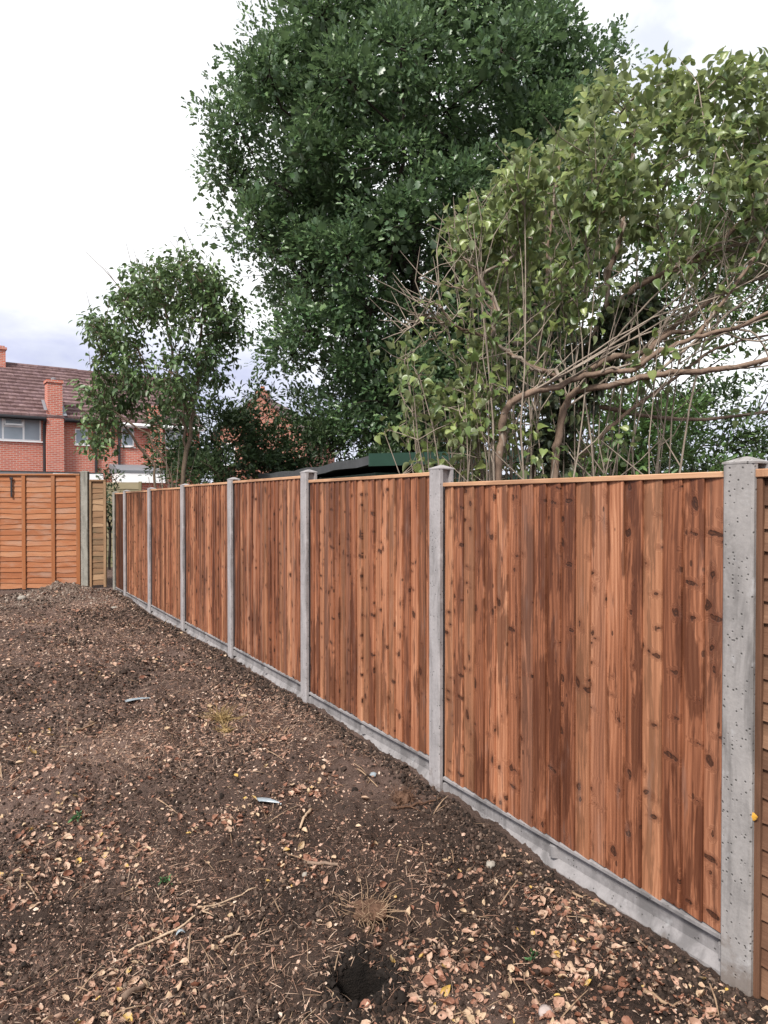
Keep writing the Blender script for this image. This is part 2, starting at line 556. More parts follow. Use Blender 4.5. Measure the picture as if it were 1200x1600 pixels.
def mat_plain(name, c, rough=.5, spec=.4, var=.15, scale=12.0, metallic=0.0, bump=.2):
    m, t = new_mat(name)
    co = t.n('ShaderNodeTexCoord').outputs['Object']
    n = t.noise(co, scale, 5.0, .6)
    col = t.mix(n, tuple(x * (1 - var) for x in c), tuple(min(1, x * (1 + var)) for x in c))
    finish(t, col, rough, n, bump, .004, spec, Metallic=metallic)
    return m


def mat_leaf(name, dark, mid, light, under, trans=.3, rough=.45, spec=.45):
    m, t = new_mat(name)
    rnd = t.n('ShaderNodeAttribute', attribute_name='rnd').outputs['Fac']
    co = t.n('ShaderNodeTexCoord').outputs['Object']
    clump = t.noise(co, 1.1, 2.0)
    v = t.math('ADD', t.math('MULTIPLY', rnd, .65), t.math('SUBTRACT', t.math('MULTIPLY', clump, .8), .22))
    col = t.ramp(v, [(.1, dark), (.5, mid), (.9, light)])
    back = t.n('ShaderNodeNewGeometry').outputs['Backfacing']
    col = t.mix(t.math('MULTIPLY', back, .75), col, under)
    b = t.noise(co, 70.0, 2.0)
    tc = t.mix(.5, col, light)
    finish(t, col, rough, b, .15, .004, spec, trans, tc)
    return m


def mat_bark(name, c0, c1, scale=18.0):
    m, t = new_mat(name)
    co = t.n('ShaderNodeTexCoord').outputs['Object']
    n = t.noise(t.vscale(co, (1, 1, .35)), scale, 5.0, .65, .5)
    n2 = t.noise(co, scale * .25, 4.0)
    col = t.ramp(t.math('ADD', t.math('MULTIPLY', n, .6), t.math('MULTIPLY', n2, .4)), [(.3, c0), (.7, c1)])
    finish(t, col, .85, n, .8, .01, .2)
    return m


def mat_soil():
    m, t = new_mat("soil")
    co = t.n('ShaderNodeTexCoord').outputs['Object']
    big = t.noise(co, .75, 4.0, .55, .4)
    mid = t.noise(co, 4.5, 5.0, .6, .3)
    fine = t.noise(co, 38.0, 5.0, .7)
    grit = t.noise(co, 150.0, 3.0, .7)
    v = t.math('ADD', t.math('MULTIPLY', big, .55), t.math('ADD', t.math('MULTIPLY', mid, .40), t.math('MULTIPLY', fine, .45)))
    col = t.ramp(t.math('SUBTRACT', v, .2), [(.28, (.015, .0105, .0088)), (.45, (.038, .0255, .0205)), (.62, (.078, .052, .041)), (.85, (.15, .102, .080))])
    # dry trodden patches, greyer
    dry = t.mapr(t.noise(t.vadd(co, (4.2, 9.1, 0)), 1.1, 4.0, .55, .5), .50, .66)
    cs = t.n('ShaderNodeSeparateXYZ', {0: co})
    far = t.mapr(t.math('ADD', t.math('SUBTRACT', cs.outputs[1], t.math('MULTIPLY', cs.outputs[0], .8)), t.math('MULTIPLY', mid, 1.5)), 3.8, 6.8)
    dry = t.math('ADD', t.math('MULTIPLY', dry, .5), t.math('MULTIPLY', far, .5))
    col = t.mix(dry, col, t.mix(fine, (.098, .064, .053), (.245, .168, .140)))
    vr = t.n('ShaderNodeTexVoronoi', {'Vector': co, 'Scale': 75.0, 'Randomness': 1.0})
    pr = t.n('ShaderNodeSeparateXYZ', {0: vr.outputs['Color']})
    chip = t.math('MULTIPLY', t.mapr(vr.outputs['Distance'], .12, .26, 1.0, 0.0), t.math('GREATER_THAN', pr.outputs[0], .80))
    col = t.mix(t.math('MULTIPLY', chip, .55), col, t.mix(pr.outputs[1], (.14, .10, .075), (.33, .25, .19)))
    # freshly turned wet soil in and around the dug hole
    wv = t.n('ShaderNodeVectorMath', {0: t.vscale(co, (1, 1.15, 0)), 1: (HOLE[0], HOLE[1] * 1.15, 0)}, operation='DISTANCE').outputs['Value']
    wet = t.mapr(t.math('ADD', wv, t.math('MULTIPLY', t.math('SUBTRACT', fine, .5), .09)), .098, .15, 1.0, 0.0)
    col = t.mix(t.math('MULTIPLY', wet, .9), col, (.010, .0085, .0075))
    hgt = t.math('ADD', t.math('MULTIPLY', fine, .8), t.math('MULTIPLY', grit, .45))
    hgt = t.math('ADD', hgt, t.math('MULTIPLY', chip, .25))
    hgt = t.math('ADD', hgt, t.math('MULTIPLY', t.noise(co, 16.0, 4.0, .65), .9))
    finish(t, col, .93, hgt, 1.0, .035, .15)
    return m


def mat_attr(name, stops, rough=.75, scale=60.0, trans=0.0, spec=.25, bump=.4):
    m, t = new_mat(name)
    rnd = t.n('ShaderNodeAttribute', attribute_name='rnd').outputs['Fac']
    co = t.n('ShaderNodeTexCoord').outputs['Object']
    n = t.noise(co, scale, 4.0, .6)
    col = t.ramp(t.math('ADD', rnd, t.math('MULTIPLY', t.math('SUBTRACT', n, .5), .25)), stops)
    col = t.mix(t.mapr(n, .4, .7), t.mix(1.0, col, (.7, .66, .62), 'MULTIPLY'), col)
    finish(t, col, rough, n, bump, .004, spec, trans)
    return m


def mat_brick(name, c1, c2, mortar):
    m, t = new_mat(name)
    uv = t.n('ShaderNodeUVMap', uv_map='UVMap').outputs[0]
    br = t.n('ShaderNodeTexBrick', {'Vector': uv, 'Color1': (*c1, 1), 'Color2': (*c2, 1), 'Mortar': (*mortar, 1), 'Scale': 1.0,
                                    'Mortar Size': .010, 'Mortar Smooth': .15, 'Bias': -.1, 'Brick Width': .225, 'Row Height': .075})
    n = t.noise(uv, 1.1, 4.0)
    n2 = t.noise(uv, 25.0, 3.0)
    col = t.mix(t.math('MULTIPLY', n, .35), br.outputs[0], t.mix(1.0, br.outputs[0], (.58, .52, .52), 'MULTIPLY'))
    col = t.mix(t.math('MULTIPLY', n2, .25), col, (.30, .15, .11))
    finish(t, col, .85, t.math('SUBTRACT', t.math('MULTIPLY', n2, .3), br.outputs[1]), .5, .008, .2)
    return m


M = {}
M['board'] = mat_feather('feather_edge_timber', 0.0)
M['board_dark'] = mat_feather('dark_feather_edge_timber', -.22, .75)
M['rail'] = mat_lap('cut_softwood', (.26, .13, .075), (.46, .26, .15), (.62, .40, .26), (.20, .09, .05))
M['orange'] = mat_lap('orange_stained_slats', (.17, .058, .026), (.295, .108, .046), (.39, .195, .105), (.33, .22, .165))
M['orange_batten'] = mat_lap('orange_stained_batten', (.20, .070, .026), (.28, .100, .038), (.34, .145, .065), (.27, .15, .09))
M['tan'] = mat_lap('weathered_tan_slats', (.10, .060, .034), (.22, .125, .068), (.34, .22, .13), (.09, .075, .045))
M['brown_lap'] = mat_lap('brown_waney_slats', (.075, .036, .022), (.145, .072, .043), (.23, .13, .08), (.05, .027, .017))
M['mossy'] = mat_lap('mossy_old_boards', (.10, .09, .055), (.19, .16, .10), (.27, .23, .15), (.08, .10, .04))
M['concrete'] = mat_concrete('cast_concrete', (.30, .282, .287), .12, .65)
M['concrete_pitted'] = mat_concrete('pitted_concrete', (.265, .250, .245), .45, .8)
M['concrete_old'] = mat_concrete('weathered_concrete', (.26, .25, .22), .3, .75)
M['concrete_board'] = mat_concrete('gravel_board_concrete', (.235, .222, .225), .14, .7)
M['soil'] = mat_soil()
M['oak_leaf'] = mat_leaf('oak_leaves', (.030, .066, .030), (.078, .150, .060), (.170, .265, .095), (.11, .17, .10), .30, .38, .6)
M['small_leaf'] = mat_leaf('drooping_leaves', (.036, .072, .028), (.088, .155, .055), (.170, .245, .085), (.11, .155, .08), .28, .42, .5)
M['lilac_leaf'] = mat_leaf('lilac_leaves', (.036, .068, .023), (.118, .184, .054), (.310, .365, .118), (.235, .27, .15), .36, .38, .6)
M['hedge_leaf'] = mat_leaf('dark_hedge_leaves', (.012, .028, .012), (.030, .060, .022), (.070, .105, .034), (.05, .08, .035), .2, .45, .45)
M['bush_leaf'] = mat_leaf('fresh_bush_leaves', (.025, .065, .018), (.060, .130, .032), (.13, .21, .06), (.09, .14, .05), .3, .45, .45)
M['ivy_leaf'] = mat_leaf('ivy_leaves', (.012, .022, .012), (.032, .050, .026), (.090, .115, .060), (.11, .12, .075), .15, .4, .5)
M['oak_bark'] = mat_bark('oak_bark', (.018, .014, .011), (.050, .040, .032))
M['grey_bark'] = mat_bark('grey_twig_bark', (.13, .10, .08), (.36, .30, .245), 30)
M['brown_bark'] = mat_bark('peeling_brown_bark', (.085, .058, .045), (.27, .19, .14), 26)
M['tan_bark'] = mat_bark('small_tree_bark', (.075, .052, .036), (.20, .15, .11), 30)
M['brick'] = mat_brick('red_brick', (.60, .170, .112), (.45, .110, .076), (.54, .44, .39))
M['brick_gable'] = mat_brick('old_red_brick', (.40, .145, .10), (.30, .10, .07), (.36, .27, .23))
M['tile'] = mat_attr('brown_concrete_tiles', [(.0, (.155, .098, .104)), (.5, (.180, .116, .122)), (1.0, (.215, .142, .146))], .85, 3.0)
M['upvc'] = mat_plain('white_plastic', (.92, .93, .94), .35, .5, .04)
M['black_plastic'] = mat_plain('black_plastic', (.018, .018, .022), .4, .5, .2)
M['lead'] = mat_plain('grey_lead', (.17, .18, .20), .6, .4, .2)
M['felt'] = mat_plain('dark_roofing_felt', (.060, .063, .066), .8, .3, .5, 6.0, bump=.6)
M['green_paint'] = mat_plain('dark_green_paint', (.022, .060, .042), .5, .4, .3, 5.0)
M['terracotta'] = mat_plain('terracotta', (.36, .15, .09), .8, .3, .2)
M['stone'] = mat_plain('pale_stone', (.26, .235, .205), .85, .25, .35, 30, bump=.5)
M['stick'] = mat_bark('pale_dry_stick', (.30, .20, .13), (.56, .43, .31), 40)
M['dark_stick'] = mat_bark('brown_dry_twig', (.15, .095, .06), (.36, .25, .165), 40)
M['root'] = mat_bark('fibrous_root', (.045, .024, .016), (.15, .085, .055), 45)
M['straw'] = mat_attr('straw_litter', [(.0, (.12, .068, .048)), (.35, (.29, .175, .125)), (.7, (.46, .315, .235)), (1.0, (.60, .46, .36))], .8)
M['fibre'] = mat_attr('brown_fibres', [(.0, (.055, .032, .025)), (.4, (.15, .088, .067)), (.8, (.30, .19, .148)), (1.0, (.47, .34, .27))], .85)
M['dead_leaf'] = mat_attr('fallen_leaves', [(.0, (.22, .09, .055)), (.25, (.35, .18, .125)), (.5, (.48, .30, .225)), (.78, (.58, .42, .32)), (.97, (.58, .44, .29)), (1.0, (.58, .38, .09))], .65, 45, .15, .35)
M['chip'] = mat_attr('small_leaf_bits', [(.0, (.13, .070, .05)), (.45, (.28, .165, .12)), (.82, (.46, .31, .24)), (1.0, (.64, .52, .43))], .75)
M['crumb'] = mat_attr('soil_crumbs', [(.0, (.014, .0100, .0082)), (.5, (.040, .027, .0215)), (.88, (.085, .057, .045)), (1.0, (.20, .15, .12))], .92, 120)
M['dry_grass'] = mat_attr('dry_grass', [(.0, (.16, .105, .045)), (.5, (.30, .21, .095)), (1.0, (.46, .35, .18))], .8)
M['weed'] = mat_leaf('weed_leaves', (.02, .06, .02), (.04, .12, .04), (.10, .22, .07), (.08, .15, .07))
M['plastic'] = mat_plain('dirty_clear_plastic', (.22, .26, .29), .3, .5, .45, 40)
M['yellow_leaf'] = mat_plain('yellow_leaf', (.62, .33, .05), .5, .4, .25, 60)


def mat_glass():
    m, t = new_mat('window_glass')
    co = t.n('ShaderNodeTexCoord').outputs['Object']
    n = t.noise(co, 1.3, 2.0)
    col = t.mix(n, (.24, .29, .35), (.50, .57, .64))
    finish(t, col, .08, None, spec=.8)
    return m


M['glass'] = mat_glass()
M['curtain'] = mat_plain('pale_curtain', (.55, .57, .60), .9, .1, .15)
M['dark_room'] = mat_plain('dark_interior', (.03, .035, .045), .6, .3, .2)

# ------------------------------------------------------------------ ground
def axis(segs):
    """segs: list of (start, end, step0, step1) growing geometrically"""
    pts = [segs[0][0]]
    for a, b, s0, s1 in segs:
        while pts[-1] < b - 1e-6:
            f = (pts[-1] - a) / (b - a)
            pts.append(min(b, pts[-1] + s0 + (s1 - s0) * f))
    return np.array(pts)


xp = axis([(-1.9, 2.0, .013, .013), (2.0, 6, .03, .4), (6, 60, .5, 8), (60, 900, 10, 120)])
xn = -axis([(1.9, 4.2, .013, .022), (4.2, 8.5, .022, .05), (8.5, 20, .1, 1), (20, 60, 1, 8), (60, 900, 10, 120)])[::-1]
xs = np.concatenate([xn[:-1], xp])
yp = axis([(1.7, 4.2, .012, .016), (4.2, 9, .018, .035), (9, 14.5, .035, .07), (14.5, 40, .15, 2), (40, 1500, 3, 150)])
yn = -axis([(-1.7, 3, .1, .5), (3, 60, .5, 10), (60, 300, 12, 60)])[::-1]
ys = np.concatenate([yn[:-1], yp])
GX, GY = np.meshgrid(xs, ys)
GZ = ground_h(GX, GY)
nx, ny = len(xs), len(ys)
idx = np.arange(nx * ny).reshape(ny, nx)
quads = np.stack([idx[:-1, :-1], idx[:-1, 1:], idx[1:, 1:], idx[1:, :-1]], -1).reshape(-1, 4)
me = np_mesh('ground', np.stack([GX, GY, GZ], -1).reshape(-1, 3), quads.ravel(), np.full(len(quads), 4))
ground = link('ground', me, M['soil'])
tag(ground, kind='structure')
print('ground verts', nx * ny)

# ------------------------------------------------------------------ the new fence
PANEL_TOP = [1.815, 1.882, 1.922, 1.918, 1.897, 1.884, 1.876]
POST_TOP = [1.862, 1.918, 1.966, 1.960, 1.936, 1.924, 1.912, 1.90]
PANEL_H = 1.725
REC = 0.036            # panels sit this far behind the post faces


def post_profile(wd=.108, dp=.108, slot=.03, sw=.054, c=.007):
    a, b = wd / 2, dp
    s0, s1 = -b / 2 - sw / 2, -b / 2 + sw / 2
    return [(-a + c, -b), (a - c, -b), (a, -b + c), (a, s0), (a - slot, s0), (a - slot, s1), (a, s1), (a, -c), (a - c, 0), (-a + c, 0),
            (-a, -c), (-a, s1), (-a + slot, s1), (-a + slot, s0), (-a, s0), (-a, -b + c)]


def make_post(name, i, mat, wd=.108, loc=None, rz=None, top=None, zb=-.4):
    loc = P(i) if loc is None else loc
    o_loc = (float(loc[0]), float(loc[1]), 0.0)
    rz = FANG if rz is None else rz
    top = POST_TOP[i] if top is None else top
    root = empty(name, o_loc, rz)
    m = MB()
    prof = post_profile(wd)
    # shaft rings with slight casting irregularity
    m.prism(prof, zb, top - .022)
    m.build('shaft', mat, root)
    c = MB()
    a, b, e = wd / 2, .108, .0015
    lo = top - .022
    base = [(-a - e, -b - e, lo - .001), (a + e, -b - e, lo - .001), (a + e, e, lo - .001), (-a - e, e, lo - .001)]
    up = [(-a - e, -b - e, lo + .006), (a + e, -b - e, lo + .006), (a + e, e, lo + .006), (-a - e, e, lo + .006)]
    rg = [(-.007, -b / 2 - .007, top + .004), (.007, -b / 2 - .007, top + .004), (.007, -b / 2 + .007, top + .004), (-.007, -b / 2 + .007, top + .004)]
    f = [(3, 2, 1, 0), (8, 9, 10, 11)]
    for k in range(4):
        j = (k + 1) % 4
        f += [(k, j, 4 + j, 4 + k), (4 + k, 4 + j, 8 + j, 8 + k)]
    c.add(base + up + rg, f)
    c.build('weathered_cap', mat, root)
    return root


POST_LABEL = [
    ("pitted grey concrete post, widest and closest, at the right edge of the picture", 'concrete_pitted'),
    ("second concrete post from the right, in front of the lilac's upright stems", 'concrete'),
    ("third concrete post from the right, beside the long dark felt shed roof edge", 'concrete'),
    ("fourth concrete post from the right, left of the shed roof", 'concrete'),
    ("concrete post right of the small tree's trunk, fourth from the far end", 'concrete'),
    ("slim distant concrete post left of the small tree's trunk, third from the far end", 'concrete'),
    ("distant concrete post between the last full panel and the dark half panel", 'concrete'),
    ("last concrete post of the new fence, dim in the corner by the tan panel", 'concrete_old'),
]


def pos_on(s):
    """point s bays along the fence"""
    return P(s)


for i in range(8):
    lab, mt = POST_LABEL[i]
    loc = P(-.016) if i == 0 else P(i) if i < 7 else P(6.54)
    o = make_post('concrete_post', i, M[mt], loc=loc, wd=.118 if i == 0 else .108)
    tag(o, lab, 'fence post', 'concrete posts of the new fence')


def make_boards(L, H, n, seed, side=-1):
    """feather-edge boards: x along fence (0 = nearer), y front, one mesh"""
    r = random.Random(seed)
    m = MB()
    pitch = L / n
    x = 0.0
    knot_off = r.uniform(0, 50)
    for k in range(n):
        wv = pitch * r.uniform(.93, 1.07)
        x0 = k * pitch + r.uniform(-.004, .004) if k else 0.0
        x1 = min(L, (k + 1) * pitch + .018)
        z0 = r.uniform(-.006, .008)
        thick, thin = .0165 + r.uniform(-.002, .003), .0035
        bow = r.uniform(-.003, .003)
        if r.random() < .35:
            knot_off = r.uniform(0, 50)          # next tree: neighbours sawn from one log share knots
        uo, vo = r.uniform(0, 40), knot_off + r.uniform(-.02, .02)
        rv = r.random()
        nz = 5
        vs, uvs = [], []
        for j in range(nz):
            f = j / (nz - 1)
            z = z0 + (H - z0) * f
            dy = bow * math.sin(math.pi * f)
            c = .0018
            pr = [(x0, -.004), (x0, thick - c), (x0 + c, thick), (x1, thin), (x1, -.004)]
            for (xx, yy) in pr:
                vs.append((xx, yy + dy, z)); uvs.append((xx - x0 + uo, z + vo))
        q = 5
        fs = [tuple(range(q))[::1]]
        for j in range(nz - 1):
            for a in range(q):
                b = (a + 1) % q
                fs.append((j * q + b, j * q + a, j * q + q + a, j * q + q + b))
        fs.append(tuple((nz - 1) * q + a for a in reversed(range(q))))
        m.add(vs, fs, rv, uvs)
    return m


def make_panel(i, L, top, H, seed, boards_mat, label, n=19):
    s = P(i) + FU * (.05 if i else .034)
    L += 0 if i else .016
    root = empty('fence_panel', (float(s[0] - FN[0] * (REC + .012)), float(s[1] - FN[1] * (REC + .012)), top - H), FANG)
    tag(root, label, 'fence panel', 'closeboard panels of the new fence')
    make_boards(L, H - .024, n, seed).build('boards', boards_mat, root)
    c = MB()
    c.box(.0, L, -.036, .022, H - .0235, H, bev=.003)
    c.uv = [(p[2] * 1.0 + p[1], p[0]) for p in c.v]
    c.uv = [(b, a) for a, b in c.uv]
    c.build('capping_rail', M['rail'], root)
    f = MB()
    for z in (.12, H * .5, H - .16):
        f.box(.03, L - .03, -.036, -.0045, z - .035, z + .035, rnd=.4)
    f.box(0, .028, -.040, -.0045, 0, H - .03, rnd=.5)
    f.box(L - .028, L, -.040, -.0045, 0, H - .03, rnd=.6)
    f.build('back_frame', M['rail'], root)
    return root


PL = BAY - .10
PANEL_LABEL = [
    "largest red-brown boarded fence panel, dark stain and curved knots, nearest on the right",
    "boarded panel with a row of dark knots near its top, left of the second post",
    "boarded fence panel with dark blotches in its middle, below the shed's dark felt edge",
    "boarded fence panel with narrow light and dark stripes, fourth from the right",
    "boarded fence panel directly below the small tree's right-hand shoots, fifth from the right",
    "boarded fence panel below the small tree's trunk, last full one before the far corner",
    "dark red-brown half-width boarded panel in the far corner",
]
for i in range(6):
    make_panel(i, PL, PANEL_TOP[i], PANEL_H, 100 + i * 7, M['board'], PANEL_LABEL[i], n=(19, 20, 19, 21, 19, 20)[i])
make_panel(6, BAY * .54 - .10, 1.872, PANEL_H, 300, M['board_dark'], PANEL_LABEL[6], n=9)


def make_gravel(i, L, top, label):
    """concrete gravel board: raised border and middle rib round two sunk fields"""
    s = P(i) + FU * (.05 if i else .034)
    L += 0 if i else .016
    Hh = .30
    root = empty('gravel_board', (float(s[0] - FN[0] * (REC - .008)), float(s[1] - FN[1] * (REC - .008)), top - Hh), FANG)
    tag(root, label, 'gravel board', 'concrete gravel boards under the fence panels')
    m = MB()
    bd, rec, bv = .034, .027, .016
    xs_ = [0, bd, L / 2 - .022, L / 2 + .022, L - bd, L]
    # body
    m.box(0, L, -.05, -rec, 0, Hh)
    # border pieces, sloped inner faces
    def bar(x0, x1, z0, z1, inn):
        """inn: which sides slope (l,r,b,t)"""
        l, r_, b, t = inn
        back = [(x0, -rec + .0005, z0), (x1, -rec + .0005, z0), (x1, -rec + .0005, z1), (x0, -rec + .0005, z1)]
        fr = [(x0 + (bv if l else 0), 0, z0 + (bv if b else .003)), (x1 - (bv if r_ else 0), 0, z0 + (bv if b else .003)),
              (x1 - (bv if r_ else 0), 0, z1 - (.045 if t else .005)), (x0 + (bv if l else 0), 0, z1 - (.045 if t else .005))]
        m.add(back + fr, [(4, 7, 6, 5), (0, 1, 2, 3), (0, 4, 5, 1), (1, 5, 6, 2), (2, 6, 7, 3), (3, 7, 4, 0)])
    bar(0, L, Hh - bd, Hh, (0, 0, 1, 0))
    bar(0, L, 0, .205, (0, 0, 0, 1))
    bar(0, bd, (.2055), Hh - bd - .0005, (0, 1, 0, 0))
    bar(L - bd, L, (.2055), Hh - bd - .0005, (1, 0, 0, 0))
    bar(L / 2 - .026, L / 2 + .026, (.2055), Hh - bd - .0005, (1, 1, 0, 0))
    m.build('concrete_face', M['concrete_board'], root)
    # rough mortar-like nibs along the top edge
    return root


GL = ["nearest concrete gravel board, two sunk fields and a rib, leading to the pitted post",
      "concrete gravel board half buried in soil, under the panel with the row of knots",
      "concrete gravel board between the third and fourth posts from the right",
      "concrete gravel board under the narrow striped panel, fourth from the right",
      "low concrete gravel board under the fifth panel from the right",
      "farthest full concrete gravel board, almost level with the soil near the corner",
      "short concrete gravel board under the dark half panel"]
for i in range(7):
    make_gravel(i, PL if i < 6 else BAY * .54 - .10, (PANEL_TOP + [1.872])[i] - PANEL_H if i < 6 else 1.872 - PANEL_H, GL[i])


# ------------------------------------------------------------------ lap panels
def lap_slats(L, z0, z1, n, seed, amp=.012):
    """overlapping waney slats; x 0..L, front y=0 -> +"""
    r = random.Random(seed)
    m = MB()
    pitch = (z1 - z0) / n
    k = max(4, int(L / .12))
    for i in range(n):
        zb, zt = z0 + i * pitch - .004, z0 + (i + 1) * pitch + .012
        ph, ph2 = r.uniform(0, 9), r.uniform(0, 9)
        rv = r.random()
        uo, vo = r.uniform(0, 30), r.uniform(0, 30)
        vs, uvs = [], []
        tilt = r.uniform(-.006, .006)
        for j in range(k + 1):
            x = L * j / k
            e = amp * (math.sin(x * 3.1 + ph) * .5 + math.sin(x * 7.3 + ph2) * .35 + r.uniform(-.25, .25)) + tilt * (j / k - .5)
            for (yy, zz) in ((-.006, zt), (.0, zt), (.014, zb + e), (.006, zb + e)):
                vs.append((x, yy, zz)); uvs.append((x + uo, zz + vo))
        fs = [(0, 1, 2, 3)]
        for j in range(k):
            for a in range(4):
                b = (a + 1) % 4
                fs.append((j * 4 + b, j * 4 + a, j * 4 + 4 + a, j * 4 + 4 + b))
        fs.append((k * 4 + 3, k * 4 + 2, k * 4 + 1, k * 4))
        m.add(vs, fs, rv, uvs)
    return m


def batten(root, x0, x1, z0, z1, mat, y0=.016, y1=.038, name='batten'):
    b = MB(); b.box(x0, x1, y0, y1, z0, z1, rnd=random.random(), bev=.003)
    b.uv = [(z, x * 3 + y) for x, y, z in b.v]
    return b.build(name, mat, root)


# orange panel(s): stand square to the view at the end of the garden
OY = 13.25
def ox(px): return (px - 600) / 1110.0 * OY
OZ0, OZ1 = .10, 2.225
xl, xr = ox(-112), ox(126)
root = empty('lap_panel', (xr, OY, 0), math.pi)      # local x runs to the left, local +y to the camera
tag(root, "bright orange stained lap fence panel with vertical battens, behind the soil heap", 'fence panel')
lap_slats(xr - xl, OZ0, OZ1 - .02, 21, 5, .018).build('slats', M['orange'], root)
for px in (126, 84, 38, -4, -60, -108):
    a = xr - ox(px)
    batten(root, max(0, a - .035), max(.07, a + .035), OZ0 - .02, OZ1 - .024, M['orange_batten'])
batten(root, 0, xr - xl, OZ1 - .022, OZ1 + .01, M['orange_batten'], -.03, .045, 'capping_rail')
hg = MB(); hx = xr - ox(20)
hg.box(hx - .018, hx + .018, .0385, .052, 1.80, 2.12, bev=.004)
hg.box(hx - .03, hx + .03, .0385, .06, 2.1225, 2.17, bev=.004)
hg.build('strap_hinge', M['black_plastic'], root)

o = make_post('concrete_post', 0, M['concrete_old'], wd=.13, loc=np.array([ox(133), OY - .05]), rz=math.pi, top=2.29, zb=-.3)
tag(o, "mottled old concrete post between the orange panel and the narrow tan panel", 'fence post')

root = empty('lap_panel', (ox(166), OY + .02, 0), math.pi)
tag(root, "narrow weathered tan lap panel right of the mottled old post", 'fence panel')
wn = ox(166) - ox(140)
lap_slats(wn, .16, 2.09, 18, 8, .022).build('slats', M['tan'], root)
batten(root, 0, .05, .12, 2.09, M['tan'])
batten(root, wn - .04, wn, .12, 2.09, M['tan'])
batten(root, 0, wn, 2.092, 2.125, M['tan'], -.02, .04, 'capping_rail')

# old mossy fence seen over the corner
root = empty('old_fence', ((222 - 600) / 1110 * 17, 17.0, 0), math.pi)
tag(root, "old mossy grey-green board fence behind the far corner, below the porch", 'fence')
lap_slats(1.25, .1, 2.17, 14, 21, .01).build('boards', M['mossy'], root)
batten(root, 0, .07, .1, 2.2, M['mossy'], name='post')
batten(root, 1.17, 1.25, .1, 2.2, M['mossy'], name='post')

# brown lap panel carrying the fence line on past the pitted post towards the camera
s = P(0) - FU * .07
root = empty('lap_panel', (float(s[0] - FN[0] * (REC + .010)), float(s[1] - FN[1] * (REC + .010)), 0), FANG)
tag(root, "brown waney lap panel cut off by the right edge, beside the pitted post", 'fence panel')
lp = lap_slats(1.75, -.12, 1.785, 22, 33, .022)
lp.v = [(x - 1.75, y, z) for x, y, z in lp.v]
lp.build('slats', M['brown_lap'], root)
batten(root, -.040, -.012, -.12, 1.786, M['brown_lap'], .008, .026)
batten(root, -.95, -.90, -.08, 1.786, M['brown_lap'], .015, .034)
batten(root, -1.75, -.006, 1.788, 1.818, M['rail'], -.02, .032, 'capping_rail')

# ------------------------------------------------------------------ houses
HU = np.array([.82, .57]); HU = HU / np.linalg.norm(HU)
HANG = math.atan2(HU[1], HU[0])
HO = np.array([-15.1, 28.0])
# local frame of the terrace: x along the facade, y into the house, z up


def wall_with_openings(mb, x0, x1, z0, z1, openings, y=0.0, depth=.12):
    """brick wall at plane y with real rectangular holes and reveals"""
    xs_ = sorted({x0, x1, *[v for o in openings for v in o[:2]]})
    zs_ = sorted({z0, z1, *[v for o in openings for v in o[2:]]})
    for a, b in zip(xs_[:-1], xs_[1:]):
        for c, d in zip(zs_[:-1], zs_[1:]):
            mx, mz = (a + b) / 2, (c + d) / 2
            if any(o[0] < mx < o[1] and o[2] < mz < o[3] for o in openings): continue
            mb.add([(a, y, c), (b, y, c), (b, y, d), (a, y, d)], [(0, 1, 2, 3)], .5, [(a, c), (b, c), (b, d), (a, d)])
    for a, b, c, d in openings:
        q = [(a, y, c), (b, y, c), (b, y, d), (a, y, d)]
        p = [(x, y + depth, z) for x, _, z in q]
        uv = [(x, z) for x, _, z in q] + [(x + .1, z + .1) for x, _, z in p]
        mb.add(q + p, [(0, 1, 5, 4), (1, 2, 6, 5), (2, 3, 7, 6), (3, 0, 4, 7)], .5, uv)


def brick_box(mb, x0, x1, y0, y1, z0, z1):
    for (p0, p1) in (((x0, y0), (x1, y0)), ((x1, y0), (x1, y1)), ((x1, y1), (x0, y1)), ((x0, y1), (x0, y0))):
        l = math.hypot(p1[0] - p0[0], p1[1] - p0[1]); u0 = p0[0] + p0[1]
        mb.add([(*p0, z0), (*p1, z0), (*p1, z1), (*p0, z1)], [(0, 1, 2, 3)], .5, [(u0, z0), (u0 + l, z0), (u0 + l, z1), (u0, z1)])
    mb.add([(x0, y0, z1), (x1, y0, z1), (x1, y1, z1), (x0, y1, z1)], [(0, 1, 2, 3)], .5, [(x0, y0), (x1, y0), (x1, y1), (x0, y1)])


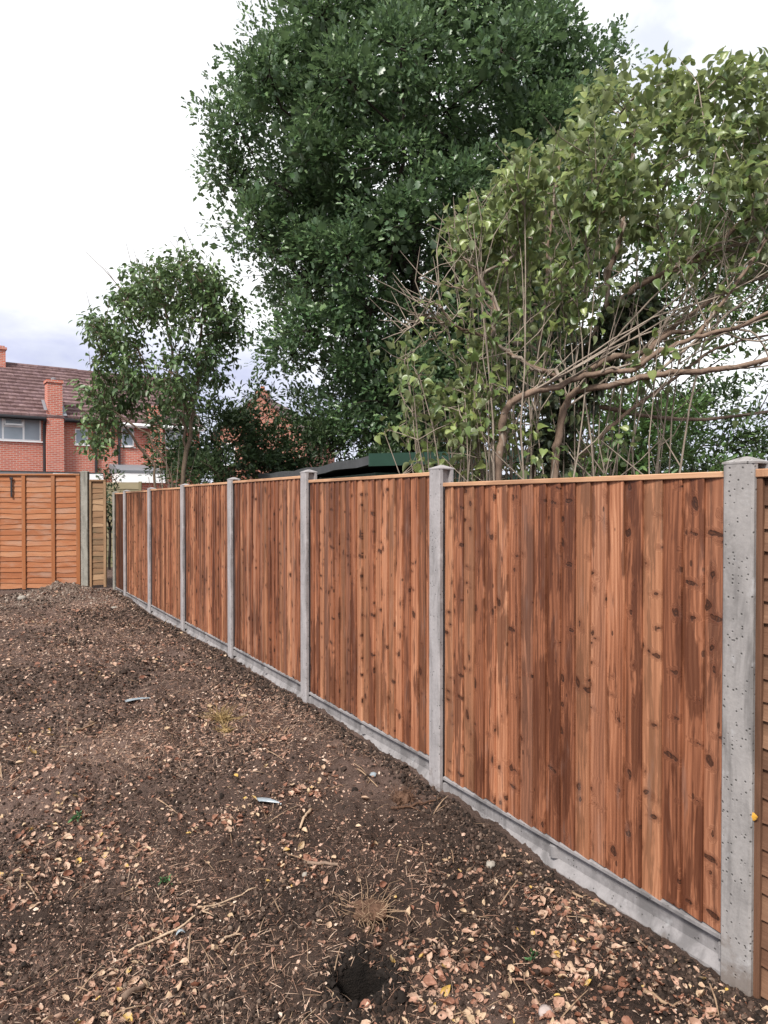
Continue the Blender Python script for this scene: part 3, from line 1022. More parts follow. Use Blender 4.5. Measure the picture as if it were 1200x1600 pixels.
def window(root, x0, x1, z0, z1, cols, y=.05, vents=(), sill=True):
    """white frame with mullions, glass panes and curtains behind"""
    root_w = MB()
    fw, d = .055, .06
    fr = root_w
    fr.box(x0, x1, y, y + d, z0, z0 + fw); fr.box(x0, x1, y, y + d, z1 - fw, z1)
    fr.box(x0, x0 + fw, y, y + d, z0 + fw, z1 - fw); fr.box(x1 - fw, x1, y, y + d, z0 + fw, z1 - fw)
    edges = [x0 + fw] + list(cols) + [x1 - fw]
    for c in cols:
        fr.box(c - .035, c + .035, y - .002, y + d, z0 + fw, z1 - fw)
    for k in vents:
        a, b = edges[k] + .03, edges[k + 1] - .03
        fr.box(a, b, y - .003, y + d, z1 - .42, z1 - .36)
    w_ = fr.build('window', M['upvc'], root)
    for k in range(len(edges) - 1):
        box_obj('pane', edges[k], edges[k + 1], y + .025, y + .035, z0 + fw, z1 - fw, M['glass'], w_)
    for k in vents:       # top light tilted open
        a, b = edges[k] + .035, edges[k + 1] - .035
        v = MB()
        zt, zb, yo = z1 - .06, z1 - .36, y - .16
        for (aa, bb) in ((a, a + .05), (b - .05, b)):
            v.add([(aa, y - .005, zt), (bb, y - .005, zt), (bb, yo, zb), (aa, yo, zb), (aa, y - .04, zt), (bb, y - .04, zt), (bb, yo - .035, zb), (aa, yo - .035, zb)],
                  [(0, 1, 2, 3), (7, 6, 5, 4), (0, 4, 5, 1), (1, 5, 6, 2), (2, 6, 7, 3), (3, 7, 4, 0)])
        v.box(a + .05, b - .05, yo - .035, yo, zb, zb + .06)
        v.box(a + .05, b - .05, y - .04, y - .005, zt - .05, zt)
        v.build('opening_light', M['upvc'], w_)
    if sill:
        box_obj('sill', x0 - .04, x1 + .04, y - .11, y + .045, z0 - .05, z0 - .002, M['upvc'], w_)
    return w_


def tiled_roof(root, x0, x1, ye, ze, yr, zr, n=24, seed=1):
    """stepped courses of profiled tiles from the eaves up to the ridge"""
    m = MB()
    r = random.Random(seed)
    for k in range(n):
        f0, f1 = k / n, min(1.0, (k + 1.12) / n)
        ya, za = ye + (yr - ye) * f0, ze + (zr - ze) * f0
        yb, zb = ye + (yr - ye) * f1, ze + (zr - ze) * f1
        x = x0 - (k % 2) * .15
        while x < x1:
            a, b = max(x0, x), min(x1, x + .30)
            if b - a > .02:
                h_ = r.uniform(.085, .092)
                sg = .014
                mid = (a + b) / 2
                vs = [(a + .006, ya, za + h_), (mid, ya, za + h_ + sg), (b - .006, ya, za + h_),
                      (b - .006, yb, zb + .004), (mid, yb, zb + .016), (a + .006, yb, zb + .004),
                      (a + .006, ya, za), (b - .006, ya, za)]
                m.add(vs, [(0, 1, 4, 5), (1, 2, 3, 4), (6, 7, 2, 1, 0)], r.random())
            x += .30
    # deck below the tiles and the far slope
    yb2 = 2 * yr - ye
    m.add([(x0, ye, ze - .01), (x1, ye, ze - .01), (x1, yr, zr - .01), (x0, yr, zr - .01), (x0, yb2, ze - .01), (x1, yb2, ze - .01)],
          [(0, 1, 2, 3), (3, 2, 5, 4)], .3)
    o = m.build('roof', M['tile'], root)
    rd = MB()
    x = x0
    while x < x1:
        b = min(x1, x + .42)
        rd.tube([(x, yr, zr + .0), (b, yr, zr + .0)], .10, 8, r.random())
        x += .43
    rd.build('ridge_tiles', M['tile'], o)
    return o


# first house: big three-light window, chimney breast up the wall
XA, XB = -7.0, 3.60
hs = empty('brick_house', (float(HO[0]), float(HO[1]), 0), HANG)
tag(hs, "red brick house at far left with a chimney breast up its wall", 'house', 'brick terrace beyond the garden')
mb = MB()
W1 = (-.90, 1.47, 4.17, 5.12); W2 = (2.75, 3.27, 4.12, 4.78); W0 = (-5.2, -3.2, 4.17, 5.12)
wall_with_openings(mb, XA, XB, 0, 5.16, [W0, W1, W2])
mb.add([(XA, 0, 0), (XA, 7.4, 0), (XA, 7.4, 5.16), (XA, 3.7, 7.8), (XA, 0, 5.16)], [(4, 3, 2, 1, 0)], .5, [(0, 0), (7.4, 0), (7.4, 5.16), (3.7, 7.8), (0, 5.16)])
mb.add([(XA, 7.4, 0), (XB, 7.4, 0), (XB, 7.4, 5.16), (XA, 7.4, 5.16)], [(3, 2, 1, 0)])
mb.build('wall', M['brick'], hs)
rf = tiled_roof(hs, XA - .1, XB, -.32, 5.14, 3.7, 7.80, 15, 2)
for k, Wn in enumerate((W0, W1)):
    c1 = Wn[0] + (Wn[1] - Wn[0]) * .42; c2 = Wn[0] + (Wn[1] - Wn[0]) * .73
    window(hs, *Wn, [c1, c2], vents=(1,))
window(hs, *W2, [])
mb = MB(); brick_box(mb, 1.62, 2.26, -.34, .02, 0, 5.10); mb.build('chimney_breast', M['brick'], hs)
mb = MB(); brick_box(mb, 1.66, 2.22, -.30, .32, 5.105, 6.55); brick_box(mb, 1.62, 2.26, -.34, .36, 6.552, 6.66)
ch = mb.build('chimney', M['brick'], rf)
m = MB(); m.tube([(1.94, 0, 6.64), (1.94, 0, 6.78), (1.94, 0, 6.80)], [.11, .10, .05], 10); m.build('pot', M['lead'], ch)
m = MB()
m.add([(1.52, -.36, 5.42), (1.64, -.36, 5.42), (1.64, .30, 5.90), (1.52, .30, 5.90)], [(0, 1, 2, 3)])
m.add([(2.24, -.36, 5.24), (2.38, -.36, 5.24), (2.38, .34, 5.74), (2.24, .34, 5.74)], [(0, 1, 2, 3)])
m.build('flashing', M['lead'], ch)
mb = MB(); brick_box(mb, -.15, .60, 3.3, 4.1, 7.4, 8.35); brick_box(mb, -.2, .65, 3.25, 4.15, 8.352, 8.45); brick_box(mb, -.12, .57, 3.33, 4.07, 8.452, 8.52)
ch = mb.build('chimney', M['brick'], rf)
m = MB()
for yy in (3.5, 3.9): m.tube([(.22, yy, 8.5), (.22, yy, 8.78)], [.12, .09], 10)
m.build('pot', M['terracotta'], ch)
for a, b in ((XA - .1, 1.60), (2.28, XB)):
    g = MB(); g.box(a, b, -.43, -.325, 5.02, 5.12, bev=.02); g.box(a, b, -.322, -.296, 4.98, 5.15); g.build('gutter', M['black_plastic'], hs)
for x in (1.57, 3.56):
    m = MB(); m.tube([(x, -.36, 5.04), (x, -.07, 4.85), (x, -.07, .2)], .055, 8); m.build('drainpipe', M['black_plastic'], hs)
# single-storey flat-roofed extension
mb = MB(); brick_box(mb, -4.0, 3.4, -1.4, -.005, 0, 2.60); mb.build('extension_wall', M['brick'], hs)
ef = MB(); ef.box(-4.1, 3.5, -1.55, -.36, 2.84, 2.90); ef.build('extension_roof', M['felt'], hs)
m = MB(); m.box(-4.1, 1.62, -1.57, -1.53, 2.62, 2.838); m.build('fascia', M['lead'], hs)
m = MB(); m.box(1.622, 3.5, -1.572, -1.53, 2.58, 2.838); tag(m.build('fascia', M['upvc'], hs), "white fascia board")

# second house
XC = 8.1
h2 = empty('brick_house', (float(HO[0]), float(HO[1]), 0), HANG)
tag(h2, "red brick house with white gutter and a grey-roofed porch, behind the small tree", 'house', 'brick terrace beyond the garden')
mb = MB()
V1 = (4.62, 5.16, 4.12, 4.95); V2 = (6.50, 7.47, 4.12, 5.05)
wall_with_openings(mb, XB + .004, XC, 0, 5.12, [V1, V2])
mb.add([(XC, 0, 0), (XC, 7.4, 0), (XC, 7.4, 5.12), (XC, 3.7, 7.76), (XC, 0, 5.12)], [(0, 1, 2, 3, 4)], .5, [(0, 0), (7.4, 0), (7.4, 5.12), (3.7, 7.76), (0, 5.12)])
mb.add([(XB + .004, 7.4, 0), (XC, 7.4, 0), (XC, 7.4, 5.12), (XB + .004, 7.4, 5.12)], [(3, 2, 1, 0)])
mb.build('wall', M['brick'], h2)
rf = tiled_roof(h2, XB + .004, XC + .12, -.32, 5.10, 3.7, 7.78, 15, 5)
window(h2, *V1, []); window(h2, *V2, [6.98])
mb = MB(); brick_box(mb, 5.75, 6.30, -.30, .02, 0, 5.05); mb.build('chimney_breast', M['brick'], h2)
mb = MB(); brick_box(mb, 5.78, 6.27, -.27, .28, 5.052, 5.86); brick_box(mb, 5.75, 6.30, -.30, .31, 5.862, 5.94); mb.build('chimney', M['brick'], rf)
for a, b in ((4.45, 5.74), (6.31, XC + .1)):
    g = MB(); g.box(a, b, -.43, -.325, 4.98, 5.08, bev=.02); g.box(a, b, -.322, -.296, 4.93, 5.11); g.build('gutter', M['upvc'], h2)
m = MB(); m.tube([(4.50, -.36, 5.0), (4.50, -.09, 4.8), (4.50, -.09, 2.9)], .055, 8); m.build('drainpipe', M['black_plastic'], h2)
mb = MB(); brick_box(mb, 4.25, 5.85, -1.5, -.32, 0, 2.52); mb.build('porch_wall', M['brick'], h2)
m = MB()
m.add([(4.1, -1.72, 3.02), (6.0, -1.72, 3.02), (6.0, -.005, 3.34), (4.1, -.005, 3.34), (4.1, -1.72, 2.92), (6.0, -1.72, 2.92), (6.0, -.005, 2.92), (4.1, -.005, 2.92)],
      [(0, 1, 2, 3), (4, 5, 1, 0), (5, 6, 2, 1), (7, 4, 0, 3)])
m.build('porch_roof', M['lead'], h2)
m = MB(); m.box(4.13, 5.97, -1.70, -.33, 2.525, 2.918); m.build('porch_fascia', M['upvc'], h2)

# gabled brick house, mostly hidden behind the shrubs
gh = empty('brick_house', (-6.05, 34.5, 0), R(-6))
tag(gh, "gable end of an old brick house, half hidden between the small tree and the oak", 'house')
mb = MB()
hw, ez, az = 2.3, 5.0, 6.95
wall_pts = [(-hw, 0, 0), (hw, 0, 0), (hw, 0, ez), (0, 0, az), (-hw, 0, ez)]
mb.add(wall_pts, [(0, 1, 2, 3, 4)], .5, [(p[0], p[2]) for p in wall_pts])
mb.add([(-hw, 0, 0), (-hw, 8, 0), (-hw, 8, ez), (-hw, 0, ez)], [(3, 2, 1, 0)], .5, [(0, 0), (8, 0), (8, ez), (0, ez)])
mb.add([(hw, 0, 0), (hw, 8, 0), (hw, 8, ez), (hw, 0, ez)], [(0, 1, 2, 3)], .5, [(0, 0), (8, 0), (8, ez), (0, ez)])
mb.build('wall', M['brick_gable'], gh)
m = MB()
for sgn in (-1, 1):
    m.add([(0, -.12, az + .08), (0, 8, az + .08), (sgn * (hw + .25), 8, ez - .16), (sgn * (hw + .25), -.12, ez - .16),
           (0, -.12, az + .0), (0, 8, az + .0), (sgn * (hw + .25), 8, ez - .26), (sgn * (hw + .25), -.12, ez - .26)],
          [(0, 1, 2, 3), (7, 6, 5, 4), (0, 3, 7, 4), (3, 2, 6, 7)], .5)
rf = m.build('roof', M['tile'], gh)
mb = MB(); brick_box(mb, -.35, .25, .5, 1.1, 6.4, 7.2); ch = mb.build('chimney', M['brick_gable'], rf)
m = MB(); m.tube([(-.05, .8, 7.18), (-.05, .8, 7.45)], [.13, .10], 10); m.build('pot', M['terracotta'], ch)
window(gh, -1.9, -1.2, 3.5, 4.6, [], y=-.03)

# ------------------------------------------------------------------ shed behind the fence
SA = np.array([-.155, 7.5]); SD = np.array([-2.05, 5.0]); SL = float(np.linalg.norm(SD)); SD = SD / SL
SANG = math.atan2(SD[1], SD[0])
sh = empty('shed', (float(SA[0]), float(SA[1]), 0), SANG)     # local x away along the fence, local -y away from the garden
tag(sh, "dark shed with sagging felt roof and green fascia, showing just above the fence", 'shed')
SW = 2.3
m = MB()
m.box(.08, SL - .08, -SW + .08, -.10, 0, 2.02); m.build('wall', M['green_paint'], sh)
rise = .11
nseg = 14
m = MB(); vs, fs = [], []
for k in range(nseg + 1):
    x = SL * k / nseg
    sag = -.012 * math.sin(k * 1.7) - .03 * math.sin(math.pi * k / nseg)
    for (y, z) in ((0, 2.195), (-SW, 2.195 + rise), (-SW, 2.10 + rise), (0, 2.10)):
        vs.append((x, y + .008 * math.sin(k * 2.3), z + sag))
fs.append((3, 2, 1, 0))
for k in range(nseg):
    for a in range(4):
        b = (a + 1) % 4
        fs.append((k * 4 + a, k * 4 + b, k * 4 + 4 + b, k * 4 + 4 + a))
fs.append((nseg * 4, nseg * 4 + 1, nseg * 4 + 2, nseg * 4 + 3))
m.add(vs, fs)
m.build('felt_roof', M['felt'], sh)
m = MB()
m.add([(-.03, .01, 2.08), (-.03, -SW, 2.08 + rise), (-.03, -SW, 2.215 + rise), (-.03, .01, 2.215), (-.003, .01, 2.08), (-.003, -SW, 2.08 + rise), (-.003, -SW, 2.215 + rise), (-.003, .01, 2.215)],
      [(0, 1, 2, 3), (7, 6, 5, 4), (0, 3, 7, 4), (3, 2, 6, 7), (0, 4, 5, 1), (1, 5, 6, 2)])
m.build('fascia', M['green_paint'], sh)

# ------------------------------------------------------------------ trees
def grow(trunks, targets, step=.25, jit=.05, seed=0, wlen=.35, up=.3, tip=.01, ex=2.2, order=None, curve=.45):
    """branch skeleton: every target joins the cheapest node of the tree grown so far"""
    r = np.random.default_rng(seed)
    pos, par, pl, tan = [], [], [], []

    def addn(p, pa):
        p = np.asarray(p, float)
        pos.append(p); par.append(pa)
        if pa < 0:
            pl.append(0.0); tan.append(np.array([0, 0, 1.0]))
        else:
            d = p - pos[pa]; l = np.linalg.norm(d) + 1e-9
            pl.append(pl[pa] + l); tan.append(d / l)
        return len(pos) - 1
    for tr in trunks:
        tr = np.asarray(tr, float)
        if len(pos):
            d0 = np.linalg.norm(np.array(pos) - tr[0], axis=1)
            last = int(d0.argmin()) if d0.min() < .6 else -1
        else:
            last = -1
        for a, b in zip(tr[:-1], tr[1:]):
            if last < 0: last = addn(a, -1)
            elif np.linalg.norm(pos[last] - a) > 1e-6 and a is tr[0]: last = addn(a, last)
            k = max(1, int(np.linalg.norm(b - a) / step))
            for j in range(1, k + 1):
                last = addn(a + (b - a) * j / k + r.normal(0, jit * .25, 3), last)
    targets = np.asarray(targets, float)
    base = np.array(pos)
    dist0 = np.array([np.linalg.norm(base - t, axis=1).min() for t in targets])
    ends = np.zeros(len(targets), int)
    for ti in np.argsort(dist0):
        t = targets[ti]
        A = np.array(pos)
        d = t - A
        l = np.linalg.norm(d, axis=1)
        cost = l + wlen * np.array(pl) + up * np.maximum(0, -d[:, 2]) - .25 * np.einsum('ij,ij->i', d, np.array(tan)) * .5
        k = int(cost.argmin()); L = l[k]
        if L < 1e-4: ends[ti] = k; continue
        n = max(1, int(math.ceil(L / step)))
        p0 = pos[k]; m0 = tan[k] * L * curve; m1 = (t - p0) * .7 + np.array([0, 0, .35 * L])
        last = k
        for j in range(1, n + 1):
            s = j / n
            hh = (2 * s ** 3 - 3 * s ** 2 + 1) * p0 + (s ** 3 - 2 * s ** 2 + s) * m0 + (-2 * s ** 3 + 3 * s ** 2) * t + (s ** 3 - s ** 2) * m1
            if j < n: hh = hh + r.normal(0, jit * min(1, L), 3)
            last = addn(hh, last)
        ends[ti] = last
    n = len(pos)
    rad = np.zeros(n)
    kids = [[] for _ in range(n)]
    for i in range(n):
        if par[i] >= 0: kids[par[i]].append(i)
    for i in range(n - 1, -1, -1):
        if not kids[i]: rad[i] = tip
        else: rad[i] = (sum(rad[k] ** ex for k in kids[i])) ** (1 / ex) * 1.002
    return np.array(pos), par, kids, rad, ends, np.array(tan)


def skeleton_mesh(mb, pos, par, kids, rad, kmax=9, rmin=0.0, rscale=1.0):
    starts = [i for i in range(len(pos)) if par[i] < 0]
    stack = [(s, -1) for s in starts]
    while stack:
        s, pa = stack.pop()
        chain = [pa, s] if pa >= 0 else [s]
        cur = s
        while kids[cur]:
            ks = sorted(kids[cur], key=lambda i: -rad[i])
            for o in ks[1:]: stack.append((o, cur))
            cur = ks[0]; chain.append(cur)
        pts = pos[chain]
        rr = rad[chain] * rscale
        if pa >= 0: rr = np.concatenate([[rr[1]], rr[1:]])
        if len(pts) < 2 or rr.max() < rmin: continue
        k = 4 if rr.max() < .012 else (6 if rr.max() < .05 else kmax)
        mb.tube(pts, np.maximum(rr, .0015), k, random.random(), capend=False)


def leaves_at(name, centres, n_each, spread, size, tmpl, mat, parent, seed, outward=None, droop=0.0, up=.4, hang=0.0, szvar=.3, grad=None, width=1.0, curl=(.4, 1.6)):
    """n_each leaves scattered around every centre as one mesh"""
    r = np.random.default_rng(seed)
    c = np.repeat(np.asarray(centres, float), n_each, axis=0)
    n = len(c)
    off = r.normal(0, 1, (n, 3)); off = unit(off) * (r.random((n, 1)) ** .45)
    pos = c + off * spread
    d = unit(off + r.normal(0, .5, (n, 3)))
    if outward is not None:
        d = unit(d + np.repeat(outward, n_each, axis=0) * .8)
    d[:, 2] += up * .5 - droop
    d = unit(d)
    ups = unit(r.normal(0, .45, (n, 3)) + np.array([0, 0, 1.0]) + (0 if outward is None else np.repeat(outward, n_each, axis=0) * .5))
    if hang > 0:
        ups = unit(ups * (1 - hang) + unit(off * np.array([1, 1, .1])) * hang)
    X, Y, Z = frame_from(d, ups)
    sz = size * (1 + szvar * r.uniform(-1, 1, n))
    S = np.stack([sz, sz * width * r.uniform(.75, 1.15, n), sz * r.uniform(*curl, n)], 1)
    rnd = np.clip(r.normal(.5, .26, n), 0, 1)
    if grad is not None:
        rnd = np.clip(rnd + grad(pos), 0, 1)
    me = scatter_mesh(name, tmpl[0], tmpl[1], pos, X, Y, Z, S, rnd)
    return link(name, me, mat, parent)


def local(pts, origin):
    return np.asarray(pts, float) - np.asarray(origin, float)


# ---- the big oak
OD = 16.0
oak_org = np.array([.55, OD, .16])
zs_ = np.array([2.6, 3.8, 4.9, 6.1, 7.25, 8.7, 10.1, 11.57, 12.6, 13.4, 14.0])
lf = np.array([-.6, -2.4, -2.7, -2.9, -3.75, -4.15, -4.2, -2.9, -.75, .6, 1.2])
rt = np.array([1.6, 3.3, 4.3, 5.0, 5.5, 5.7, 5.3, 4.4, 3.3, 2.4, 1.4])
r = np.random.default_rng(5)
cl, crad = [], []
tries = 0
while len(cl) < 150 and tries < 60000:
    tries += 1
    z = r.uniform(2.9, 13.6)
    a, b = np.interp(z, zs_, lf), np.interp(z, zs_, rt)
    mx, hw_ = (a + b) / 2, (b - a) / 2
    rad_ = r.uniform(.55, 1.05)
    if hw_ < rad_ * .8: continue
    th, q = r.uniform(0, 6.283), math.sqrt(r.uniform(.25, 1.0))
    eff = hw_ - rad_ * .82
    x = mx + eff * q * math.cos(th); y = OD + eff * .82 * q * math.sin(th)
    if z > 13.5 - rad_ * .8: continue
    p = np.array([x, y, z])
    if any(np.linalg.norm(p - c) < .62 * (rad_ + k) for c, k in zip(cl, crad)): continue
    if z < 5.0 and x > 3.0 and r.random() < .5: continue
    if z < 7.4 and x < -1.0 and r.random() < .55: continue
    cl.append(p); crad.append(rad_)
cl = np.array(cl); crad = np.array(crad)
print('oak clumps', len(cl))
tgt, tout = [], []
for c, k in zip(cl, crad):
    n = int(50 * k ** 2) + 8
    dd = unit(r.normal(0, 1, (n, 3)) + np.array([0, -.12, .35]))
    rr = k * (.45 + .65 * r.random((n, 1)) ** .6) * (1 + .34 * r.normal(0, 1, (n, 1)).clip(-1, 2.0))
    tgt.append(c + dd * rr * np.array([1, 1, .78])); tout.append(dd)
tgt = np.concatenate(tgt); tout = np.concatenate(tout)
oak = empty('oak_tree', oak_org)
tag(oak, "tall dark green oak tree filling the sky behind the shed", 'tree')
trunk = [[(.55, OD, 0.0), (.58, OD, 1.5), (.5, OD + .05, 3.0), (.62, OD + .1, 4.6), (.7, OD, 6.5), (.8, OD, 8.8), (1.0, OD + .1, 11.0)]]
sk = grow(trunk, cl, .55, .10, 3, .30, .4, tip=.022, ex=2.3)
mb = MB()
skeleton_mesh(mb, local(sk[0], oak_org), sk[1], sk[2], sk[3], 10)
# twigs from each clump centre to a share of its tufts
ci = np.repeat(np.arange(len(cl)), [int(50 * k ** 2) + 8 for k in crad])
for j in range(0, len(tgt), 5):
    p0, p1 = cl[ci[j]], tgt[j]
    md = (p0 + p1) / 2 + r.normal(0, .06, 3)
    mb.tube(local([p0, md, p1], oak_org), [.016, .010, .004], 4, .5, False)
mb.build('trunk', M['oak_bark'], oak, True)
ng = lambda p: (p[:, 2] + oak_org[2] - 7.5) * .022  # leaf tone rises with height: light on the crown's top put into colour
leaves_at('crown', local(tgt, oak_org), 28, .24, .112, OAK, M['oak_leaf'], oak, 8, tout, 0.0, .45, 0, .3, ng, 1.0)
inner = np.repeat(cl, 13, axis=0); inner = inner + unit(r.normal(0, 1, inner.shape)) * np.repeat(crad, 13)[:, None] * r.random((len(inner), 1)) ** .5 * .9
leaves_at('crown', local(inner, oak_org), 9, .32, .17, OAK, M['oak_leaf'], oak, 9, None, 0.0, .3, 0, .3, lambda p: ng(p) - .12, 1.6)  # inner leaves toned darker: shade inside the crown put into their colour
print('oak leaves', len(tgt) * 11)

# ---- small drooping tree at the left
SDp = 11.0
st_org = np.array([-3.2, SDp, .04])
r = np.random.default_rng(15)
cl, crad = [], []
tries = 0
# crown outline, metres, around the trunk foot
zc = np.array([2.45, 2.9, 3.3, 3.8, 4.3, 4.8, 5.2, 5.5])
cl_l = np.array([-4.75, -4.85, -4.75, -4.5, -4.65, -4.4, -4.0, -3.3])
cl_r = np.array([-3.3, -2.7, -2.3, -2.15, -2.0, -2.15, -2.4, -2.8])
while len(cl) < 72 and tries < 40000:
    tries += 1
    z = r.uniform(2.55, 5.4)
    a, b = np.interp(z, zc, cl_l), np.interp(z, zc, cl_r)
    mx, hw_ = (a + b) / 2, (b - a) / 2
    k = r.uniform(.13, .36)
    th, q = r.uniform(0, 6.283), math.sqrt(r.uniform(.3, 1.0))
    eff = max(.05, hw_ - k * .8)
    p = np.array([mx + eff * q * math.cos(th), SDp + .9 * eff * q * math.sin(th), z])
    if any(np.linalg.norm(p - c) < .56 * (k + kk) for c, kk in zip(cl, crad)): continue
    if p[0] > -4.2 and z - k < 3.0: continue          # clear stems below the crown
    # open heart of the crown, where twigs and sky show
    if abs(p[0] + 3.45) < .62 and 3.7 < z < 4.75 and r.random() < .75: continue
    if abs(p[0] + 2.5) < .35 and 3.2 < z < 4.0 and r.random() < .6: continue
    cl.append(p); crad.append(k)
cl = np.array(cl); crad = np.array(crad)
tr_ = empty('small_tree', st_org)
tag(tr_, "small airy tree with drooping leaves in front of the brick houses", 'tree')
trunks = [[(-3.22, SDp, 0), (-3.2, SDp, .9), (-3.16, SDp, 1.7), (-3.05, SDp, 2.5), (-2.95, SDp, 3.1), (-2.85, SDp, 3.9), (-2.8, SDp, 4.7)],
          [(-3.16, SDp, 1.7), (-3.35, SDp - .1, 2.3), (-3.6, SDp - .15, 2.75), (-4.05, SDp - .2, 3.1)],
          [(-3.05, SDp, 2.5), (-3.15, SDp + .1, 3.3), (-3.35, SDp + .2, 4.1), (-3.45, SDp + .2, 4.9)],
          [(-3.38, SDp + .1, 0), (-3.52, SDp + .1, 1.4), (-3.62, SDp + .15, 2.3), (-3.95, SDp + .1, 2.75), (-4.4, SDp + .1, 2.95)]]
tg2, to2 = [], []
for c, k in zip(cl, crad):
    n = int(260 * k ** 2) + 5
    dd = unit(r.normal(0, 1, (n, 3)) + np.array([0, 0, .15]))
    tg2.append(c + dd * k * (.4 + .75 * r.random((n, 1)))); to2.append(dd)
nn = [len(a) for a in tg2]
tg2 = np.concatenate(tg2); to2 = np.concatenate(to2)
sk = grow(trunks, cl, .16, .07, 6, .35, .35, tip=.007, ex=2.15)
mb = MB(); skeleton_mesh(mb, local(sk[0], st_org), sk[1], sk[2], sk[3], 8)
ci = np.repeat(np.arange(len(cl)), nn)
for j in range(0, len(tg2), 3):
    p0, p1 = cl[ci[j]], tg2[j]
    mb.tube(local([p0, (p0 + p1) / 2 + r.normal(0, .03, 3), p1], st_org), [.006, .005, .003], 4, .5, False)
# bare whips in the open heart and standing above the crown
for k in range(46):
    q = sk[0][r.integers(len(sk[0]))]
    if q[2] < 2.6: continue
    e = q + np.array([r.normal(-.1, .22), r.normal(0, .2), r.uniform(.25, .7)])
    mb.tube(local([q, (q + e) / 2 + r.normal(0, .04, 3), e], st_org), [.006, .005, .003], 4, .5, False)
for x, z in ((-3.98, 5.72), (-3.86, 5.62), (-4.6, 4.98), (-3.2, 5.75)):
    mb.tube(local([(x + .25, SDp, z - .9), (x + .1, SDp, z - .4), (x, SDp, z)], st_org), [.006, .005, .0025], 4, .5, False)
mb.build('trunk', M['tan_bark'], tr_, True)
leaves_at('crown', local(tg2, st_org), 7, .13, .088, OVAL, M['small_leaf'], tr_, 18, None, .65, .0, .25, .3, lambda p: (p[:, 2] - 4.2) * .06 - (p[:, 0] + .3) * .05, 1.25)
print('small tree leaves', len(tg2) * 4)

# suckers and fresh shoots at the foot of the small tree
so = np.array([-3.42, 11.3, .03])
sb = empty('young_shoots', so)
tag(sb, "pale leggy shoots with few leaves around the foot of the small tree", 'shrub')
mb = MB(); tips = []
for k in range(13):
    x0 = r.uniform(-.55, .45); h_ = r.uniform(1.95, 2.75)
    p = [(x0 * FU[0] * 1.0, x0 * FU[1] + r.uniform(-.1, .15), 0)]; x0 = p[0][0]
    lean = r.normal(0, .22)
    for j in range(1, 6):
        p.append((x0 + lean * (j / 5) ** 1.4 + r.normal(0, .02), p[0][1] + r.normal(0, .03), h_ * j / 5))
    mb.tube(p, [.014, .012, .010, .008, .006, .004], 5, .5, False)
    tips += [p[5], p[4]] if k % 2 else [p[5]]
mb.build('stems', M['grey_bark'], sb, True)
leaves_at('leaves', tips, 9, .13, .075, OVAL, M['bush_leaf'], sb, 31, None, .2, .3)


def shrub(name, label, cat, org, size, n, leaf, mat, bark, seed, tmpl=OVAL, each=9, spread=.16, group=None, base=.3, dens=None):
    """dense rounded shrub of clumps; size = half widths x,y and height"""
    r = np.random.default_rng(seed)
    root = empty(name, org)
    tag(root, label, cat, group)
    pts, outs = [], []
    while len(pts) < n:
        d = unit(r.normal(0, 1, 3)); d[2] = abs(d[2]) if r.random() < .7 else d[2]
        q = r.random() ** .35
        p = np.array([d[0] * size[0] * q, d[1] * size[1] * q, base + (size[2] - base) * (.5 + .5 * d[2] * q)])
        p *= 1 + .13 * math.sin(p[0] * 5 + seed) * math.cos(p[2] * 4 + seed * 2)
        if fbm(np.array(p[0] * 1.3 + seed), np.array(p[2] * 1.3 + p[1]), seed, 2) < (-.22 if dens is None else dens): continue
        pts.append(p); outs.append(d)
    pts, outs = np.array(pts), np.array(outs)
    sub = pts[::max(1, n // 40)]
    sk = grow([[(0, 0, -.05), (.02, 0, base + .3), (0, 0, size[2] * .45)]], sub, .25, .06, seed, .3, .4, tip=.007)
    mb = MB(); skeleton_mesh(mb, sk[0], sk[1], sk[2], sk[3], 6)
    mb.build('trunk', bark, root, True)
    leaves_at('crown', pts, each, spread, leaf, tmpl, mat, root, seed + 1, outs, .1, .2)
    return root


shrub('shrub', "dark dense evergreen shrub in front of the brick gable, left of the shed", 'shrub', (-3.05, 13.6, .1), (1.5, 1.1, 3.95), 1000, .10, M['hedge_leaf'], M['oak_bark'], 51)
shrub('shrub', "dark leafy shrub rising behind the shed's felt roof, under the oak", 'shrub', (-1.55, 14.4, .1), (1.45, 1.1, 3.6), 700, .10, M['hedge_leaf'], M['oak_bark'], 53)
shrub('shrub', "dark bush in the shade of the oak's trunk, above the green shed fascia", 'shrub', (.3, 14.2, .1), (1.3, 1.0, 3.3), 560, .10, M['hedge_leaf'], M['oak_bark'], 57)
shrub('shrub', "low bush with small leaves right of the small tree's trunk", 'shrub', (-3.1, 12.3, .05), (.75, .6, 2.75), 260, .075, M['small_leaf'], M['tan_bark'], 59)
shrub('shrub', "green-brown bush of mixed leaves behind the lilac's lower branches", 'shrub', (3.4, 10.4, .1), (2.0, 1.2, 3.4), 700, .10, M['bush_leaf'], M['oak_bark'], 61, dens=-.1)
shrub('shrub', "dark spreading bush behind the long brown lilac bough, near the right edge", 'shrub', (5.4, 12.5, .1), (2.2, 1.3, 3.9), 640, .10, M['hedge_leaf'], M['oak_bark'], 63, dens=-.12)
shrub('leafy_tree', "mid-green tree seen through the gaps of the lilac at the right edge", 'tree', (5.6, 15.5, .1), (3.0, 2.0, 9.2), 1500, .13, M['bush_leaf'], M['oak_bark'], 71, dens=-.10, base=2.2, spread=.24)
shrub('hedge', "long dark garden hedge far behind the lilac at the right", 'hedge', (13.0, 21.0, .1), (8.5, 1.1, 3.2), 1100, .16, M['hedge_leaf'], M['oak_bark'], 73, dens=-.5, spread=.30)
